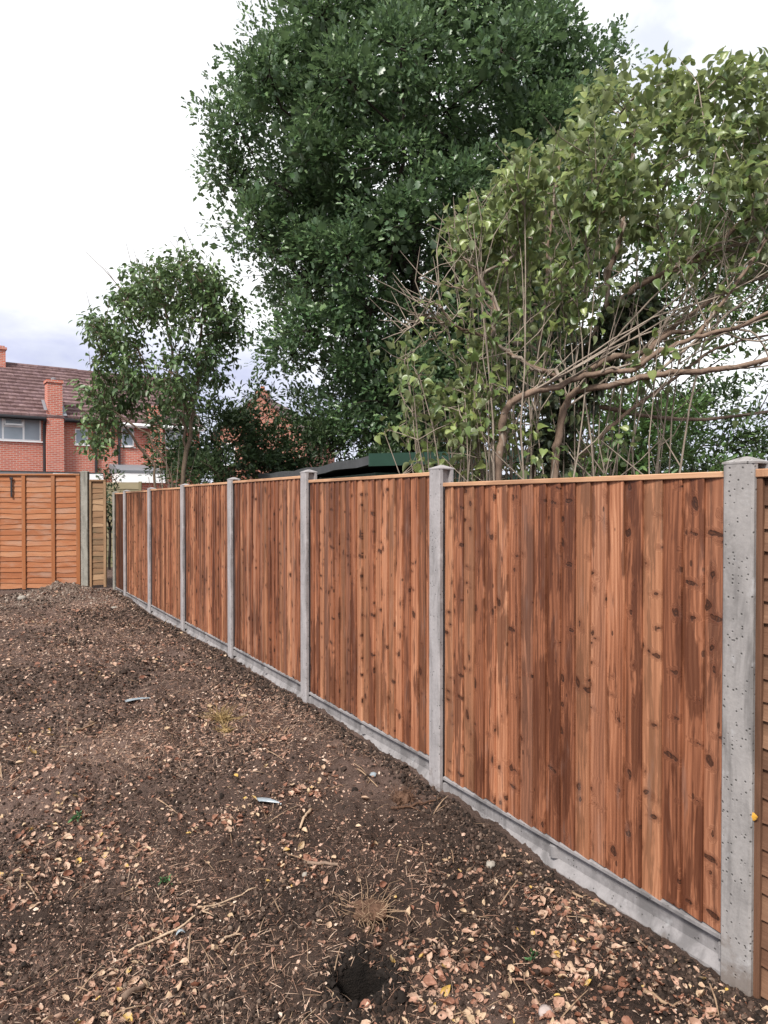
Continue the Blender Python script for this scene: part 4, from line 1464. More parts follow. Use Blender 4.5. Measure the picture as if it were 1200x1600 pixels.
shrub('shrub', "small sprig of a plant standing by the porch over the mossy fence", 'shrub', (-6.35, 16.4, .1), (.28, .3, 2.45), 60, .09, M['hedge_leaf'], M['oak_bark'], 67)

# ---- the big lilac leaning over the fence
lo = at(860, 740, 5.1); lo[2] = 0.0
r = np.random.default_rng(77)
lil = empty('lilac_tree', lo)
tag(lil, "large leggy lilac with bare crossing boughs and pale green leaves, overhanging the fence", 'tree')


def line(pts):
    return [at(*p) for p in pts]


def smooth(pts, k=5):
    """Catmull-Rom through the points"""
    P_ = [np.asarray(p, float) for p in pts]
    P_ = [2 * P_[0] - P_[1]] + P_ + [2 * P_[-1] - P_[-2]]
    outp = []
    for i in range(1, len(P_) - 2):
        for j in range(k):
            t = j / k
            a, b, c, d = P_[i - 1:i + 3]
            outp.append(.5 * ((2 * b) + (c - a) * t + (2 * a - 5 * b + 4 * c - d) * t * t + (3 * b - a - 3 * c + d) * t ** 3))
    outp.append(P_[-2])
    return np.array(outp)


boughs = [  # (points, r0, r1)
    ([(782, 1090, 4.8), (778, 760, 4.8), (784, 690, 4.8), (787, 652, 4.78), (801, 627, 4.75), (835, 612, 4.75), (872, 604, 4.8), (905, 590, 4.8), (955, 580, 4.75), (990, 578, 4.7), (1020, 555, 4.65), (1085, 528, 4.6), (1150, 512, 4.5), (1240, 470, 4.4)], .031, .012),
    ([(862, 1080, 5.05), (866, 745, 5.0), (872, 690, 4.98), (880, 640, 4.95), (900, 612, 4.9), (950, 604, 4.8), (1000, 590, 4.7), (1060, 582, 4.6), (1120, 578, 4.5), (1200, 560, 4.4), (1300, 522, 4.2)], .031, .015),
    ([(872, 1060, 5.3), (866, 745, 5.3), (880, 650, 5.3), (902, 570, 5.3), (930, 522, 5.3), (946, 478, 5.3), (950, 430, 5.3), (966, 380, 5.3), (976, 320, 5.3), (985, 250, 5.3), (992, 160, 5.3)], .040, .007),
    ([(905, 590, 4.82), (950, 560, 4.9), (1000, 552, 4.9), (1060, 505, 4.95), (1110, 470, 5.0), (1160, 445, 5.0), (1235, 420, 5.0)], .024, .012),
    ([(990, 578, 4.7), (1030, 530, 4.8), (1075, 518, 4.85), (1130, 520, 4.8), (1230, 478, 4.7)], .020, .010),
    ([(930, 520, 5.3), (985, 455, 5.2), (1040, 430, 5.2), (1100, 400, 5.15), (1150, 355, 5.1), (1210, 300, 5.0), (1260, 250, 5.0)], .030, .012),
    ([(985, 455, 5.2), (1050, 420, 5.0), (1110, 395, 4.9), (1200, 372, 4.8)], .018, .010),
    ([(868, 700, 5.3), (905, 640, 5.4), (960, 640, 5.5), (1010, 650, 5.6), (1100, 655, 5.8), (1230, 640, 6.0)], .022, .012),
    ([(880, 745, 5.2), (930, 690, 5.3), (985, 640, 5.4), (1040, 600, 5.5), (1120, 545, 5.5), (1220, 520, 5.6)], .020, .008),
    ([(872, 590, 4.85), (835, 575, 4.85), (795, 552, 4.85), (765, 530, 4.85), (720, 514, 4.85), (672, 497, 4.85), (642, 490, 4.85)], .017, .004),
    ([(765, 530, 4.85), (775, 490, 4.9), (752, 440, 4.9), (722, 405, 4.95), (700, 388, 4.95)], .011, .004),
    ([(775, 490, 4.9), (742, 462, 4.85), (715, 450, 4.85), (655, 440, 4.85)], .008, .003),
    ([(720, 514, 4.85), (700, 500, 4.8), (685, 478, 4.8), (648, 470, 4.8)], .007, .003),
    ([(672, 497, 4.85), (652, 506, 4.85), (630, 520, 4.85)], .005, .002),
    ([(700, 505, 4.85), (690, 520, 4.85), (655, 540, 4.85)], .005, .002),
    ([(860, 1060, 5.5), (835, 740, 5.5), (838, 600, 5.5), (850, 480, 5.5), (858, 360, 5.5), (880, 220, 5.5)], .022, .006),
    ([(1085, 528, 4.6), (1130, 470, 4.6), (1180, 400, 4.6), (1220, 330, 4.6)], .014, .006),
]
mb = MB(); allb = []
for pts, r0, r1 in boughs:
    s_ = smooth(line(pts))
    s_ = s_ + r.normal(0, .0035, s_.shape)
    n = len(s_)
    rr = r0 + (r1 - r0) * np.linspace(0, 1, n) ** .8
    rr = rr * (1 + .035 * np.sin(np.arange(n) * 1.9))
    mb.tube(local(s_, lo), rr, 9, r.random(), False)
    allb.append(s_)
mb.build('trunk', M['brown_bark'], lil, True)

# crown volume (metres): targets for stems
cen = np.array(at(985, 385, 5.45))
OUT_X = [640, 700, 760, 830, 880, 930, 1000, 1060, 1300]
OUT_Y = [470, 375, 310, 262, 210, 145, 135, 105, 110]
tg3 = []
while len(tg3) < 250:
    d = unit(r.normal(0, 1, 3))
    q = r.uniform(.55, 1.0) ** .6
    p = cen + d * q * np.array([1.42, 1.05, 1.50])
    pxx, pyy = 600 + p[0] / p[1] * 1110, 785 - (p[2] - CAMZ) / p[1] * 1110
    # outline slopes down to the left; keep the lower right open
    if pyy < np.interp(pxx, OUT_X, OUT_Y): continue
    if pyy > np.interp(pxx, [690, 780, 900, 1000, 1300], [520, 560, 470, 430, 430]): continue
    tg3.append(p)
tg3 = np.array(tg3)
sk = grow([b for b in allb], tg3, .16, .05, 9, .22, .9, tip=.0042, ex=2.5, curve=.3)
m2 = MB()
# keep only the stems grown beyond the boughs
nb = 0
skeleton_mesh(m2, local(sk[0], lo), sk[1], sk[2], np.minimum(sk[3], .013), 6)
# upright wands from the base
wt = []
for k in range(85):
    b = at(r.uniform(690, 1010), 1000, r.uniform(4.7, 5.8)); b[2] = 0
    lean = r.normal(-.03, .13)
    bx = 600 + (b[0] + lean * 3) / b[1] * 1110
    hgt = r.uniform(2.3, 4.3) if r.random() < .75 else r.uniform(1.9, 2.5)
    hgt = min(hgt, CAMZ + (785 - np.interp(bx, OUT_X, OUT_Y)) / 1110 * b[1] + .05)
    n = 12
    wv = r.normal(0, .02, (n, 3)).cumsum(0) * .7
    pts = np.array([b + np.array([lean * (j / (n - 1)) ** 1.3 * 3, r.normal(0, .01), hgt * j / (n - 1)]) for j in range(n)]) + wv
    mx_ = 600 + pts[-1][0] / pts[-1][1] * 1110
    if mx_ < 690: continue
    m2.tube(local(pts, lo), np.linspace(r.uniform(.006, .013), .003, n), 5, r.random(), False)
    wt.append(pts[-1]); wt.append(pts[-2])
    for q in range(r.integers(2, 5)):                # side twigs
        j = r.integers(5, n - 1)
        e = pts[j] + np.array([r.normal(0, .16), r.normal(0, .12), r.uniform(.15, .45)])
        m2.tube(local([pts[j], (pts[j] + e) / 2 + r.normal(0, .015, 3), e], lo), [.006, .004, .002], 4, r.random(), False)
        if r.random() < .45: wt.append(e)
# leggy crossing twigs in the bare middle, and dry twigs at the left
for k in range(27):                                  # long fine branches arching over to the right
    s_ = allb[(0, 1, 3, 5, 6, 4)[k % 6]]
    q = s_[r.integers(int(len(s_) * .3), int(len(s_) * .95))]
    e = at(r.uniform(1120, 1330), r.uniform(230, 590), q[1] + r.normal(.1, .3))
    if e[0] - q[0] < .25: continue
    c1 = q + (e - q) * .35 + np.array([0, r.normal(0, .05), -.02 + r.normal(0, .06)])
    c2 = q + (e - q) * .7 + np.array([0, r.normal(0, .05), -.05 + r.normal(0, .06)])
    sp = smooth([q, c1, c2, e], 5)
    m2.tube(local(sp + r.normal(0, .004, sp.shape), lo), np.linspace(r.uniform(.006, .011), .003, len(sp)), 5, r.random(), False)
    for w_ in range(3):
        j = r.integers(6, len(sp)); e2 = sp[j] + np.array([r.uniform(.02, .25), r.normal(0, .1), r.uniform(.02, .28)])
        m2.tube(local([sp[j], (sp[j] + e2) / 2 + r.normal(0, .015, 3), e2], lo), [.004, .003, .0015], 4, r.random(), False)
for k in range(260):
    a_ = sk[0][r.integers(len(sk[0]))]
    if a_[2] < 2.1 or a_[2] > 4.0: continue
    e = a_ + np.array([r.normal(.03, .22), r.normal(0, .15), r.uniform(.1, .6)])
    m2.tube(local([a_, (a_ + e) / 2 + r.normal(0, .03, 3), e], lo), [.0045, .0035, .0015], 4, r.random(), False)
for k in range(26):
    s_ = allb[r.integers(9, 15)]; q = s_[r.integers(len(s_) // 3, len(s_))]
    e = q + np.array([r.normal(-.10, .10), r.normal(0, .06), r.normal(.05, .11)])
    m2.tube(local([q, (q + e) / 2 + r.normal(0, .012, 3), e], lo), [.004, .003, .0015], 4, r.random(), False)
m2.build('stems', M['grey_bark'], lil, True)
wt = np.array(wt)
wt = wt[(wt[:, 2] > 2.9) | (r.random(len(wt)) < .4)]
ends = sk[0][sk[4]]
gradl = lambda p: (p[:, 2] + lo[2] - 3.4) * .08 - (p[:, 0] + lo[0] - 1.6) * .10  # leaves lighter upward and leftward: light from that side painted into their tone
outl = unit((ends - cen) * np.array([1, 1, 1.0]))
ekeep = r.random(len(ends)) < np.where(785 - (ends[:, 2] - CAMZ) / ends[:, 1] * 1110 > 400, .45, 1.0)
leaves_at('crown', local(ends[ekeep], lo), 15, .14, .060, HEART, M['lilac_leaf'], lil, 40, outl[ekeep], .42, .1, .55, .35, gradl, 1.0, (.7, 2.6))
nodes = sk[0][len(sk[0]) // 6:]; nodes = nodes[(nodes[:, 2] > 2.35)]; npy = 785 - (nodes[:, 2] - CAMZ) / nodes[:, 1] * 1110
npx = 600 + nodes[:, 0] / nodes[:, 1] * 1110
nodes = nodes[r.random(len(nodes)) < np.where(npy > 410, .38, 1.0) * np.where((npx < 800) & (npy > 400), .2, 1.0)]
nodes = nodes[r.permutation(len(nodes))[:1250]]
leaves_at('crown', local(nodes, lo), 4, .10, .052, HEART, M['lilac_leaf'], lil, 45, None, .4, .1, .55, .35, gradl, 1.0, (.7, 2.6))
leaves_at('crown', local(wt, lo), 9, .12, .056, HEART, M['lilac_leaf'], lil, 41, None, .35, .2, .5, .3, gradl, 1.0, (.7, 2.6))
# second growth of leaves on the upper half of the canopy edge
top = ends[(ends[:, 2] > 3.55)]
leaves_at('crown', local(top, lo), 10, .16, .064, HEART, M['lilac_leaf'], lil, 42, outl[ends[:, 2] > 3.55], .40, .15, .6, .25, lambda p: gradl(p) + .08, 1.0, (.7, 2.6))

# low lilac suckers: the yellow-green bush at the left of the boughs
so = at(725, 740, 5.0); so[2] = 0
sb = empty('lilac_bush', so)
tag(sb, "lower yellow-green lilac bush of thin upright stems, just right of the second post", 'shrub')
mb = MB(); tips = []
for k in range(44):
    x0 = r.uniform(-.20, .32); h_ = r.uniform(2.1, 2.75); y0 = r.uniform(-.2, .35)
    lean = r.normal(-.10, .20)
    pts = [(x0 + lean * (j / 7) ** 1.5 + r.normal(0, .012), y0 + r.normal(0, .012), h_ * j / 7) for j in range(8)]
    mb.tube(pts, np.linspace(.010, .003, 8), 5, r.random(), False)
    for q in range(4):
        j = r.integers(6, 8); p = np.array(pts[j]); e = p + np.array([r.normal(0, .12), r.normal(0, .1), r.uniform(.02, .18)])
        mb.tube([p, (p + e) / 2 + r.normal(0, .01, 3), e], [.004, .003, .0015], 4, r.random(), False); tips.append(e)
    tips.append(np.array(pts[-1]))
mb.build('stems', M['grey_bark'], sb, True)
leaves_at('leaves', tips, 4, .11, .056, HEART, M['lilac_leaf'], sb, 43, None, .3, .2, .45, .35, lambda p: np.full(len(p), .16), .9, (.7, 2.6))

# ivy wrapped round the middle trunk
io = at(880, 740, 5.3); io[2] = 0
iv = empty('ivy_plant', io)
tag(iv, "dark ivy clump wrapped around the lilac's middle trunk", 'ivy')
ip, iout = [], []
for (px, py, s_, n) in ((872, 720, .17, 60), (868, 670, .17, 60), (885, 625, .17, 50), (905, 575, .16, 50), (945, 540, .17, 60), (975, 505, .17, 60), (1000, 480, .15, 44), (925, 600, .15, 30), (1010, 515, .12, 24), (850, 700, .14, 24)):
    c = at(px, py, 5.25)
    d = unit(r.normal(0, 1, (n, 3))) * r.random((n, 1)) ** .4
    ip.append(c + d * s_); iout.append(unit(d))
ip, iout = np.concatenate(ip), np.concatenate(iout)
leaves_at('leaves', local(ip, io), 3, .05, .068, HEART, M['ivy_leaf'], iv, 44, iout, .3, 0, .6, .3, None, .9)
mb = MB()
pv = smooth(line([(875, 1000, 5.24), (868, 740, 5.24), (880, 650, 5.22), (905, 570, 5.22), (950, 525, 5.22), (1000, 485, 5.2)]))
mb.tube(local(pv, io), .012, 6, .5, False); mb.build('stem', M['oak_bark'], iv, True)

# ------------------------------------------------------------------ litter on the soil
r = np.random.default_rng(303)


def fence_d(x, y):
    return (x - 1.251) * FN[0] + (y - 2.572) * FN[1]


def sample_ground(n, dmin=1.9, dmax=13.0, power=1.0, dens=None, smin=-.60, smax=.58):
    X_, Y_ = [], []
    got = 0
    while got < n:
        k = n * 3
        # area-uniform in the view wedge, biased to the near part by `power`
        u_ = r.random(k)
        y = (dmin ** (2 - power) + (dmax ** (2 - power) - dmin ** (2 - power)) * u_) ** (1 / (2 - power)) if power != 2 else dmin * (dmax / dmin) ** u_
        x = y * r.uniform(smin, smax, k)
        ok = fence_d(x, y) > .012
        ok &= ~((np.hypot(x - HOLE[0], (y - HOLE[1]) * 1.2) < .11))
        ok &= y < 12.9
        if dens is not None: ok &= r.random(k) < dens(x, y)
        X_.append(x[ok]); Y_.append(y[ok]); got += int(ok.sum())
    x, y = np.concatenate(X_)[:n], np.concatenate(Y_)[:n]
    return x, y, ground_h(x, y)


def normals(x, y, e=.03):
    gx = (ground_h(x + e, y) - ground_h(x - e, y)) / (2 * e)
    gy = (ground_h(x, y + e) - ground_h(x, y - e)) / (2 * e)
    return unit(np.stack([-gx, -gy, np.ones_like(gx)], -1))


def dens_leaf(x, y):
    base = np.clip(.10 + 2.1 * (fbm(x / .42 + 3, y / .42, 91, 3)), .02, 1)
    nearf = np.clip(1 - (y - 2.2) / 1.6, 0, 1) * np.clip((x + .15) / .5, 0, 1)      # drift of leaves by the pitted post
    band = np.exp(-((y - 4.1 - .45 * x) / .7) ** 2) * np.clip((.2 - x) / .6, 0, 1)
    return np.clip(base * (.55 + .9 * nearf + .6 * band) + .25 * nearf, 0, 1)


def dens_straw(x, y):
    base = np.clip(.30 + 2.1 * fbm(x / .8, y / .8 + 7, 55, 3), .02, 1)
    band = np.exp(-((y - 5.6 - .7 * x) / 1.6) ** 2)
    return np.clip(base * (.4 + 1.0 * band), 0, 1)


def flat_scatter(name, n, tmpl, size, mat, dens, power, lift, tilt, width=(.6, 1.0), seedsz=.35, dmin=1.9, dmax=13.0, far=.0, thick=(.5, 1.6)):
    x, y, z = sample_ground(n, dmin, dmax, power, dens)
    N_ = normals(x, y)
    up = unit(N_ + r.normal(0, tilt, (n, 3)))
    th = r.uniform(0, 6.283, n)
    d = np.stack([np.cos(th), np.sin(th), np.zeros(n)], -1)
    X_, Y_, Z_ = frame_from(d - up * np.sum(d * up, 1, keepdims=True), up)
    sz = size * np.exp(np.clip(r.normal(0, seedsz, n), -1, .75)) * (1 + far * np.clip((y - 4) / 6, 0, 1))
    S = np.stack([sz, sz * r.uniform(*width, n), sz * r.uniform(*thick, n)], 1)
    pos = np.stack([x, y, z + lift * (r.random(n) - .15) + .0015], -1) - X_ * (sz * .5)[:, None]
    me = scatter_mesh(name, tmpl[0], tmpl[1], pos, X_, Y_, Z_, S, r.random(n))
    o = link(name, me, mat)
    tag(o, kind='stuff')
    return o


# curled dead leaf: cupped sides and a lifted tip
DEAD = ([(0, 0, .02), (.3, 0, -.05), (.65, 0, -.04), (1, 0, .14), (.08, .26, .14), (.38, .42, .22), (.72, .26, .16), (.08, -.26, .08), (.38, -.42, .16), (.72, -.26, .20), (-.28, .02, .10), (-.28, -.01, .10)],
        [(0, 1, 5, 4), (1, 2, 6, 5), (2, 3, 6), (0, 7, 8, 1), (1, 8, 9, 2), (2, 9, 3), (0, 10, 11)])
BIT = ([(0, 0, 0), (.5, .35, .08), (1, .1, .02), (.7, -.35, .10), (.15, -.3, .03)], [(0, 4, 3), (0, 3, 1), (1, 3, 2)])
CLOD = ([(-.5, -.1, -.2), (-.1, -.5, -.15), (.45, -.2, -.2), (.3, .45, -.2), (-.3, .4, -.2), (-.35, -.2, .25), (.1, -.3, .4), (.38, .1, .22), (.0, .3, .36), (-.1, .0, .5)],
        [(0, 1, 5), (1, 6, 5), (1, 2, 6), (2, 7, 6), (2, 3, 7), (3, 8, 7), (3, 4, 8), (4, 5, 8), (4, 0, 5), (5, 6, 9), (6, 7, 9), (7, 8, 9), (8, 5, 9)])
STR = ([(0, -.012, 0), (0, .012, .01), (.35, -.014, .05), (.35, .012, .06), (.7, -.012, .055), (.7, .012, .05), (1, -.006, .0), (1, .006, .01)],
       [(0, 2, 3, 1), (2, 4, 5, 3), (4, 6, 7, 5)])

flat_scatter('leaf_litter', 4300, DEAD, .0245, M['dead_leaf'], dens_leaf, 1.75, .010, .42, (.6, 1.0), .36, far=.5, thick=(.7, 2.0))
flat_scatter('leaf_litter', 12000, BIT, .0125, M['chip'], lambda x, y: np.clip(.2 + dens_leaf(x, y) * .7 + dens_straw(x, y) * .6, 0, 1), 1.65, .006, .45, (.4, 1.1), .45, far=1.0)
flat_scatter('straw_litter', 17000, STR, .036, M['straw'], dens_straw, 1.2, .010, .22, (.5, 1.6), .45, far=.8)
flat_scatter('straw_litter', 30000, STR, .024, M['fibre'], lambda x, y: np.clip(.35 + 1.6 * fbm(x / .5 + 1, y / .5 + 3, 61, 3), .05, 1), 1.55, .008, .30, (.8, 2.4), .4, far=1.2)
flat_scatter('leaf_litter', 26000, BIT, .0068, M['chip'], lambda x, y: np.clip(.3 + 1.5 * fbm(x / .7 + 4, y / .7, 66, 3), .05, 1), 1.65, .004, .5, (.4, 1.2), .45, far=1.6)
flat_scatter('twig_litter', 420, STR, .10, M['dark_stick'], None, 1.7, .014, .18, (.6, 1.5), .45, far=.4)
flat_scatter('soil_crumbs', 42000, CLOD, .0105, M['crumb'], lambda x, y: np.clip(.4 + 1.4 * fbm(x / .6 + 9, y / .6, 14, 3) + .8 * np.exp(-fence_d(x, y) / .2), .06, 1), 1.8, .003, .4, (.7, 1.2), .5, far=1.0, thick=(.6, 1.1))
flat_scatter('soil_clods', 420, CLOD, .024, M['crumb'], lambda x, y: np.clip(.2 + 1.6 * fbm(x / .8 + 1, y / .8, 15, 3), .02, 1), 1.7, .0, .5, (.7, 1.2), .4, far=.5, thick=(.4, .8))

flat_scatter('leaf_litter', 12000, BIT, .021, M['chip'], lambda x, y: np.clip(.25 + 1.2 * fbm(x / 1.1 + 2, y / .7, 19, 3), .04, 1), .7, .006, .4, (.35, .9), .4, dmin=4.0, dmax=12.9)
flat_scatter('soil_crumbs', 7000, CLOD, .013, M['crumb'], lambda x, y: np.exp(-(fence_d(x, y) / .10) ** 2), 1.4, .004, .4, (.7, 1.2), .6, far=.6, thick=(.6, 1.1))

# rubble on the heap by the orange panel
n = 3200
x = r.normal(-5.5, .55, n); y = r.normal(11.85, .36, n)
ok = (y < 12.9) & (x > -7.6); x, y = x[ok], y[ok]; n = len(x)
th = r.uniform(0, 6.28, n)
X_, Y_, Z_ = frame_from(np.stack([np.cos(th), np.sin(th), r.normal(0, .3, n)], -1), unit(r.normal(0, .4, (n, 3)) + [0, 0, 1]))
sz = .017 * np.exp(r.normal(0, .5, n))
o = link('rubble', scatter_mesh('rubble', CLOD[0], CLOD[1], np.stack([x, y, ground_h(x, y)], -1), X_, Y_, Z_, sz, np.clip(r.beta(1.6, 1.8, n) * 1.0, 0, 1)), mat_attr('rubble_stones', [(.0, (.07, .052, .043)), (.5, (.17, .13, .108)), (1.0, (.36, .31, .27))], .9))
tag(o, kind='stuff')
# black loose crumbs tipped round the dug hole
n = 700
a_ = r.uniform(0, 6.28, n); q = .09 + np.abs(r.normal(0, .05, n))
x, y = HOLE[0] + q * np.cos(a_), HOLE[1] + q * 1.1 * np.sin(a_)
th = r.uniform(0, 6.28, n)
X_, Y_, Z_ = frame_from(np.stack([np.cos(th), np.sin(th), r.normal(0, .3, n)], -1), unit(r.normal(0, .5, (n, 3)) + [0, 0, 1]))
o = link('wet_soil_crumbs', scatter_mesh('wet_soil_crumbs', CLOD[0], CLOD[1], np.stack([x, y, ground_h(x, y) + .003], -1), X_, Y_, Z_, .011 * np.exp(r.normal(0, .5, n)), np.full(n, .0)), M['crumb'])
tag(o, kind='stuff')

# ------------------------------------------------------------------ single things lying about
def at_ground(name, px, py, rz=0.0, lift=0.0):
    x, y, z = gp(px, py)
    return empty(name, (x, y, z + lift), rz)


def stick(px0, py0, px1, py1, rad, mat, label, fork=0, sag=.0, cat='stick', wob=.004, name='stick', seed=1):
    rr = np.random.default_rng(seed)
    a, b = np.array(gp(px0, py0)), np.array(gp(px1, py1))
    L = np.linalg.norm(b - a)
    n = max(6, int(L / .035))
    pts = np.array([a + (b - a) * k / (n - 1) for k in range(n)])
    wv = rr.normal(0, wob, (n, 3)).cumsum(0); wv -= np.linspace(0, 1, n)[:, None] * wv[-1]
    pts = pts + wv
    gz = ground_h(pts[:, 0], pts[:, 1])
    ks = np.ones(5) / 5
    gs = np.convolve(np.pad(gz, 2, mode='edge'), ks, 'valid')
    pts[:, 2] = np.maximum(gs, gz) + rad * .8 + .003
    o_ = pts[n // 2].copy()
    m = MB()
    m.tube(pts - o_, np.linspace(rad, rad * .65, n) * (1 + .12 * rr.normal(0, 1, n).clip(-1, 1)), 7, .5)
    for k in range(fork):
        j = int(n * rr.uniform(.3, .8)); d = (b - a) / L
        side = np.array([-d[1], d[0], 0.25]) * (1 if k % 2 else -1)
        e = pts[j] + (d * .6 + side) * L * rr.uniform(.10, .22); e[2] = max(e[2], float(ground_h(e[0], e[1])) + .005)
        m.tube(np.array([pts[j], (pts[j] + e) / 2 + [0, 0, .004], e]) - o_, [rad * .55, rad * .45, rad * .25], 5, .5)
    o = m.build(name, mat, None, True)
    o.location = o_
    tag(o, label, cat)
    return o


stick(484, 1264, 468, 1300, .0085, M['stick'], "pale thick stick right of the clear plastic shard", 0, seed=3, wob=.003)
stick(198, 1498, 352, 1422, .0055, M['stick'], "long thin straight twig lying across the lower left soil", 1, seed=4, cat='twig', name='twig')
stick(306, 1422, 400, 1384, .0045, M['stick'], "thin twig beyond the long straight one, running into orange leaves", 0, seed=14, cat='twig', name='twig')
stick(345, 1480, 373, 1460, .0065, M['stick'], "short crooked pale twig right of the blue-white scrap", 1, seed=5, cat='twig', name='twig', wob=.006)
stick(186, 1575, 226, 1543, .013, M['brown_bark'], "pinkish brown piece of bark-covered stick at the lower left", 0, seed=6)
stick(480, 1354, 528, 1358, .011, M['brown_bark'], "short brown barky stick in the middle of the bare soil", 1, seed=7)
stick(895, 1400, 950, 1424, .0065, M['dark_stick'], "bent twig leaning by the nearest gravel board", 2, seed=8, cat='twig', name='twig', wob=.006)
stick(612, 1268, 690, 1252, .008, M['root'], "brown root ends sticking out at the foot of the second post", 2, seed=9, cat='root', name='root')
stick(560, 1205, 590, 1235, .005, M['dark_stick'], "curved brown twig left of the second post", 1, seed=10, cat='twig', name='twig', wob=.008)
stick(112, 1150, 150, 1136, .010, M['dark_stick'], "stubby dark stick on the far left soil", 0, seed=11)
stick(1010, 1560, 1085, 1590, .007, M['dark_stick'], "dark twig among orange leaves in front of the pitted post", 2, seed=12, cat='twig', name='twig')

# clear plastic shard
def shard(px, py, rz, L, W, label, mat, seed):
    rr = np.random.default_rng(seed)
    o = at_ground('plastic_scrap', px, py, rz, .012)
    m = MB(); n = 7
    vs = []
    for k in range(n):
        f = k / (n - 1)
        wv = W * (1 - .85 * f ** 2) * (1 + .15 * rr.normal())
        zc_ = .012 * math.sin(f * 3.1)
        for j in range(4):
            g = j / 3 - .5
            vs.append((L * (f - .5), wv * g, zc_ + W * .5 * (.25 - g * g) + rr.normal(0, .0008)))
    top_ = [(x, y, z + .0016) for x, y, z in vs]
    fs = []
    q = len(vs)
    for k in range(n - 1):
        for j in range(3):
            a = k * 4 + j
            fs.append((q + a, q + a + 4, q + a + 5, q + a + 1)); fs.append((a, a + 1, a + 5, a + 4))
    for k in range(n - 1):
        for j in (0, 3):
            a = k * 4 + j; fs.append((a, a + 4, q + a + 4, q + a))
    m.add(vs + top_, fs)
    m.build('sheet', mat, o, True)
    tag(o, label, 'plastic scrap')


shard(418, 1262, -.35, .17, .055, "curved shard of clear bluish plastic in the middle of the soil", M['plastic'], 1)
shard(211, 1097, .5, .26, .06, "flat pale strip of plastic on the far soil", M['plastic'], 2)
shard(280, 1467, .1, .035, .022, "tiny blue-white scrap beside the long straight twig", M['plastic'], 3)
shard(584, 1216, 1.2, .05, .04, "small pale curled scrap near the second post", M['plastic'], 4)


def lump(name, px, py, s, mat, label, cat, seed, flat=.7, k=10, fuzz=None, lift=.0):
    rr = np.random.default_rng(seed)
    o = at_ground(name, px, py, rr.uniform(0, 6), lift)
    m = MB(); n1, n2 = k, k * 2
    vs = [(0, 0, -s * flat * .5)]
    for a in range(1, n1):
        for b in range(n2):
            th, ph = math.pi * a / n1, 2 * math.pi * b / n2
            d = np.array([math.sin(th) * math.cos(ph), math.sin(th) * math.sin(ph), -math.cos(th) * flat])
            q = s * (1 + .35 * float(fbm(np.array(d[0] * 1.7 + seed), np.array(d[1] * 1.7 + d[2] * 2), seed, 3)) + (0 if fuzz is None else rr.normal(0, .07)))
            vs.append(tuple(d * q + [0, 0, s * flat * .35]))
    vs.append((0, 0, s * flat * 1.35))
    fs = []
    for b in range(n2): fs.append((0, 1 + (b + 1) % n2, 1 + b))
    for a in range(n1 - 2):
        for b in range(n2):
            i, j = 1 + a * n2 + b, 1 + a * n2 + (b + 1) % n2
            fs.append((i, j, j + n2, i + n2))
    l = len(vs) - 1
    for b in range(n2): fs.append((l, l - n2 + b, l - n2 + (b + 1) % n2))
    m.add(vs, fs)
    m.build('body', mat, o, fuzz is None)
    if fuzz is not None:
        nm, fm, cnt, fl, frad = fuzz
        f = MB()
        for q in range(cnt):
            d = unit(rr.normal(0, 1, 3)); d[2] = abs(d[2]) * flat
            p = d * s * .8 + np.array([0, 0, s * flat * .3])
            e = p + d * fl * rr.uniform(.4, 1.2) + rr.normal(0, fl * .4, 3); e[2] = max(e[2], -.01)
            f.tube([p, (p + e) / 2 + rr.normal(0, fl * .15, 3), e], [frad, frad * .8, frad * .4], 4, rr.random(), False)
        f.build(nm, fm, o)
    tag(o, label, cat)
    return o


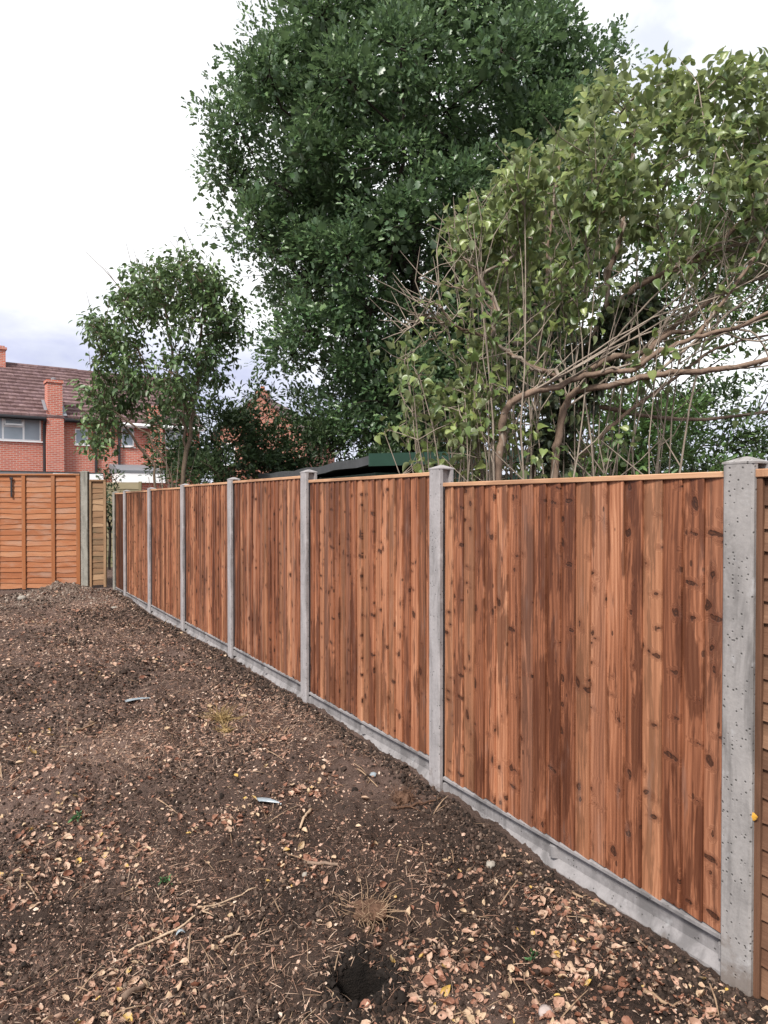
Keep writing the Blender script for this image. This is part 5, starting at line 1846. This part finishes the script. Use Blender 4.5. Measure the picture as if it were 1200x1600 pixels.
lump('stone', 768, 1357, .024, M['stone'], "brownish grey stone near the middle of the nearest gravel board", 'stone', 21)
lump('stone', 855, 1592, .026, mat_plain('light_pink_stone', (.34, .28, .26), .8, .3, .2, 40), "pale stone at the very bottom edge", 'stone', 22)
lump('stone', 34, 944, .07, M['stone'], "whitish stone at the left foot of the rubble heap", 'stone', 23)
lump('stone', 178, 950, .05, M['stone'], "pale stone right of the rubble heap", 'stone', 24, .4)
lump('stone', 476, 1372, .016, M['stone'], "small earthy stone in front of the short barky stick", 'stone', 25)
lump('root_clump', 631, 1256, .060, M['root'], "dark fibrous root clump at the foot of the second post", 'root clump', 26, .8, 12, ('fibres', M['root'], 90, .05, .0018))
lump('grass_tuft', 346, 1128, .055, M['dry_grass'], "dry yellow-brown grass tuft on the open soil", 'grass tuft', 27, .6, 10, ('blades', M['dry_grass'], 150, .10, .0022))
lump('grass_tuft', 352, 1146, .035, M['dry_grass'], "smaller scrap of dead grass just in front of the dry tuft", 'grass tuft', 28, .5, 8, ('blades', M['dry_grass'], 60, .06, .002))
lump('root_clump', 575, 1432, .085, M['root'], "tangle of thin dead roots in the shallow scrape behind the dug hole", 'root clump', 29, .25, 12, ('fibres', M['dark_stick'], 110, .10, .0018))


def weed(px, py, s, label, seed):
    o = at_ground('weed', px, py)
    rr = np.random.default_rng(seed)
    c = rr.normal(0, s * .4, (7, 3)) * np.array([1, 1, .2]) + np.array([0, 0, s * .4])
    leaves_at('leaves', c, 3, s * .4, s * .9, OVAL, M['weed'], o, seed, None, 0, .6)
    m = MB()
    for q in c: m.tube([(0, 0, -.01), q * .6, q], [.0015, .0012, .001], 4, .5, False)
    m.build('stem', M['weed'], o)
    tag(o, label, 'weed', )


weed(255, 1383, .025, "tiny green weed seedling on the dark soil left of centre", 61)
weed(118, 1288, .028, "small green weed sprig far left among straw", 62)
weed(833, 1505, .022, "little grey-green weed among the fallen leaves", 63)

# yellow heart leaf caught on the lap panel at the right edge
s = P(0) - FU * .098 - FN * (REC + .010) + FN * .040
yl = empty('stuck_leaf', (float(s[0]), float(s[1]), CAMZ - (1280 - 785) / 1110.0 * 2.50), FANG)
m = MB()
rot = Matrix.Rotation(R(200), 3, 'Y')
vs = [tuple(rot @ Vector((x * .036, -z * .03, y * .034))) for x, y, z in HEART[0]]
m.add([(x + .02, y, z) for x, y, z in vs], HEART[1])
m.build('blade', M['yellow_leaf'], yl, True)
tag(yl, "yellow leaf stuck on the brown lap panel beside the pitted post", 'leaf')
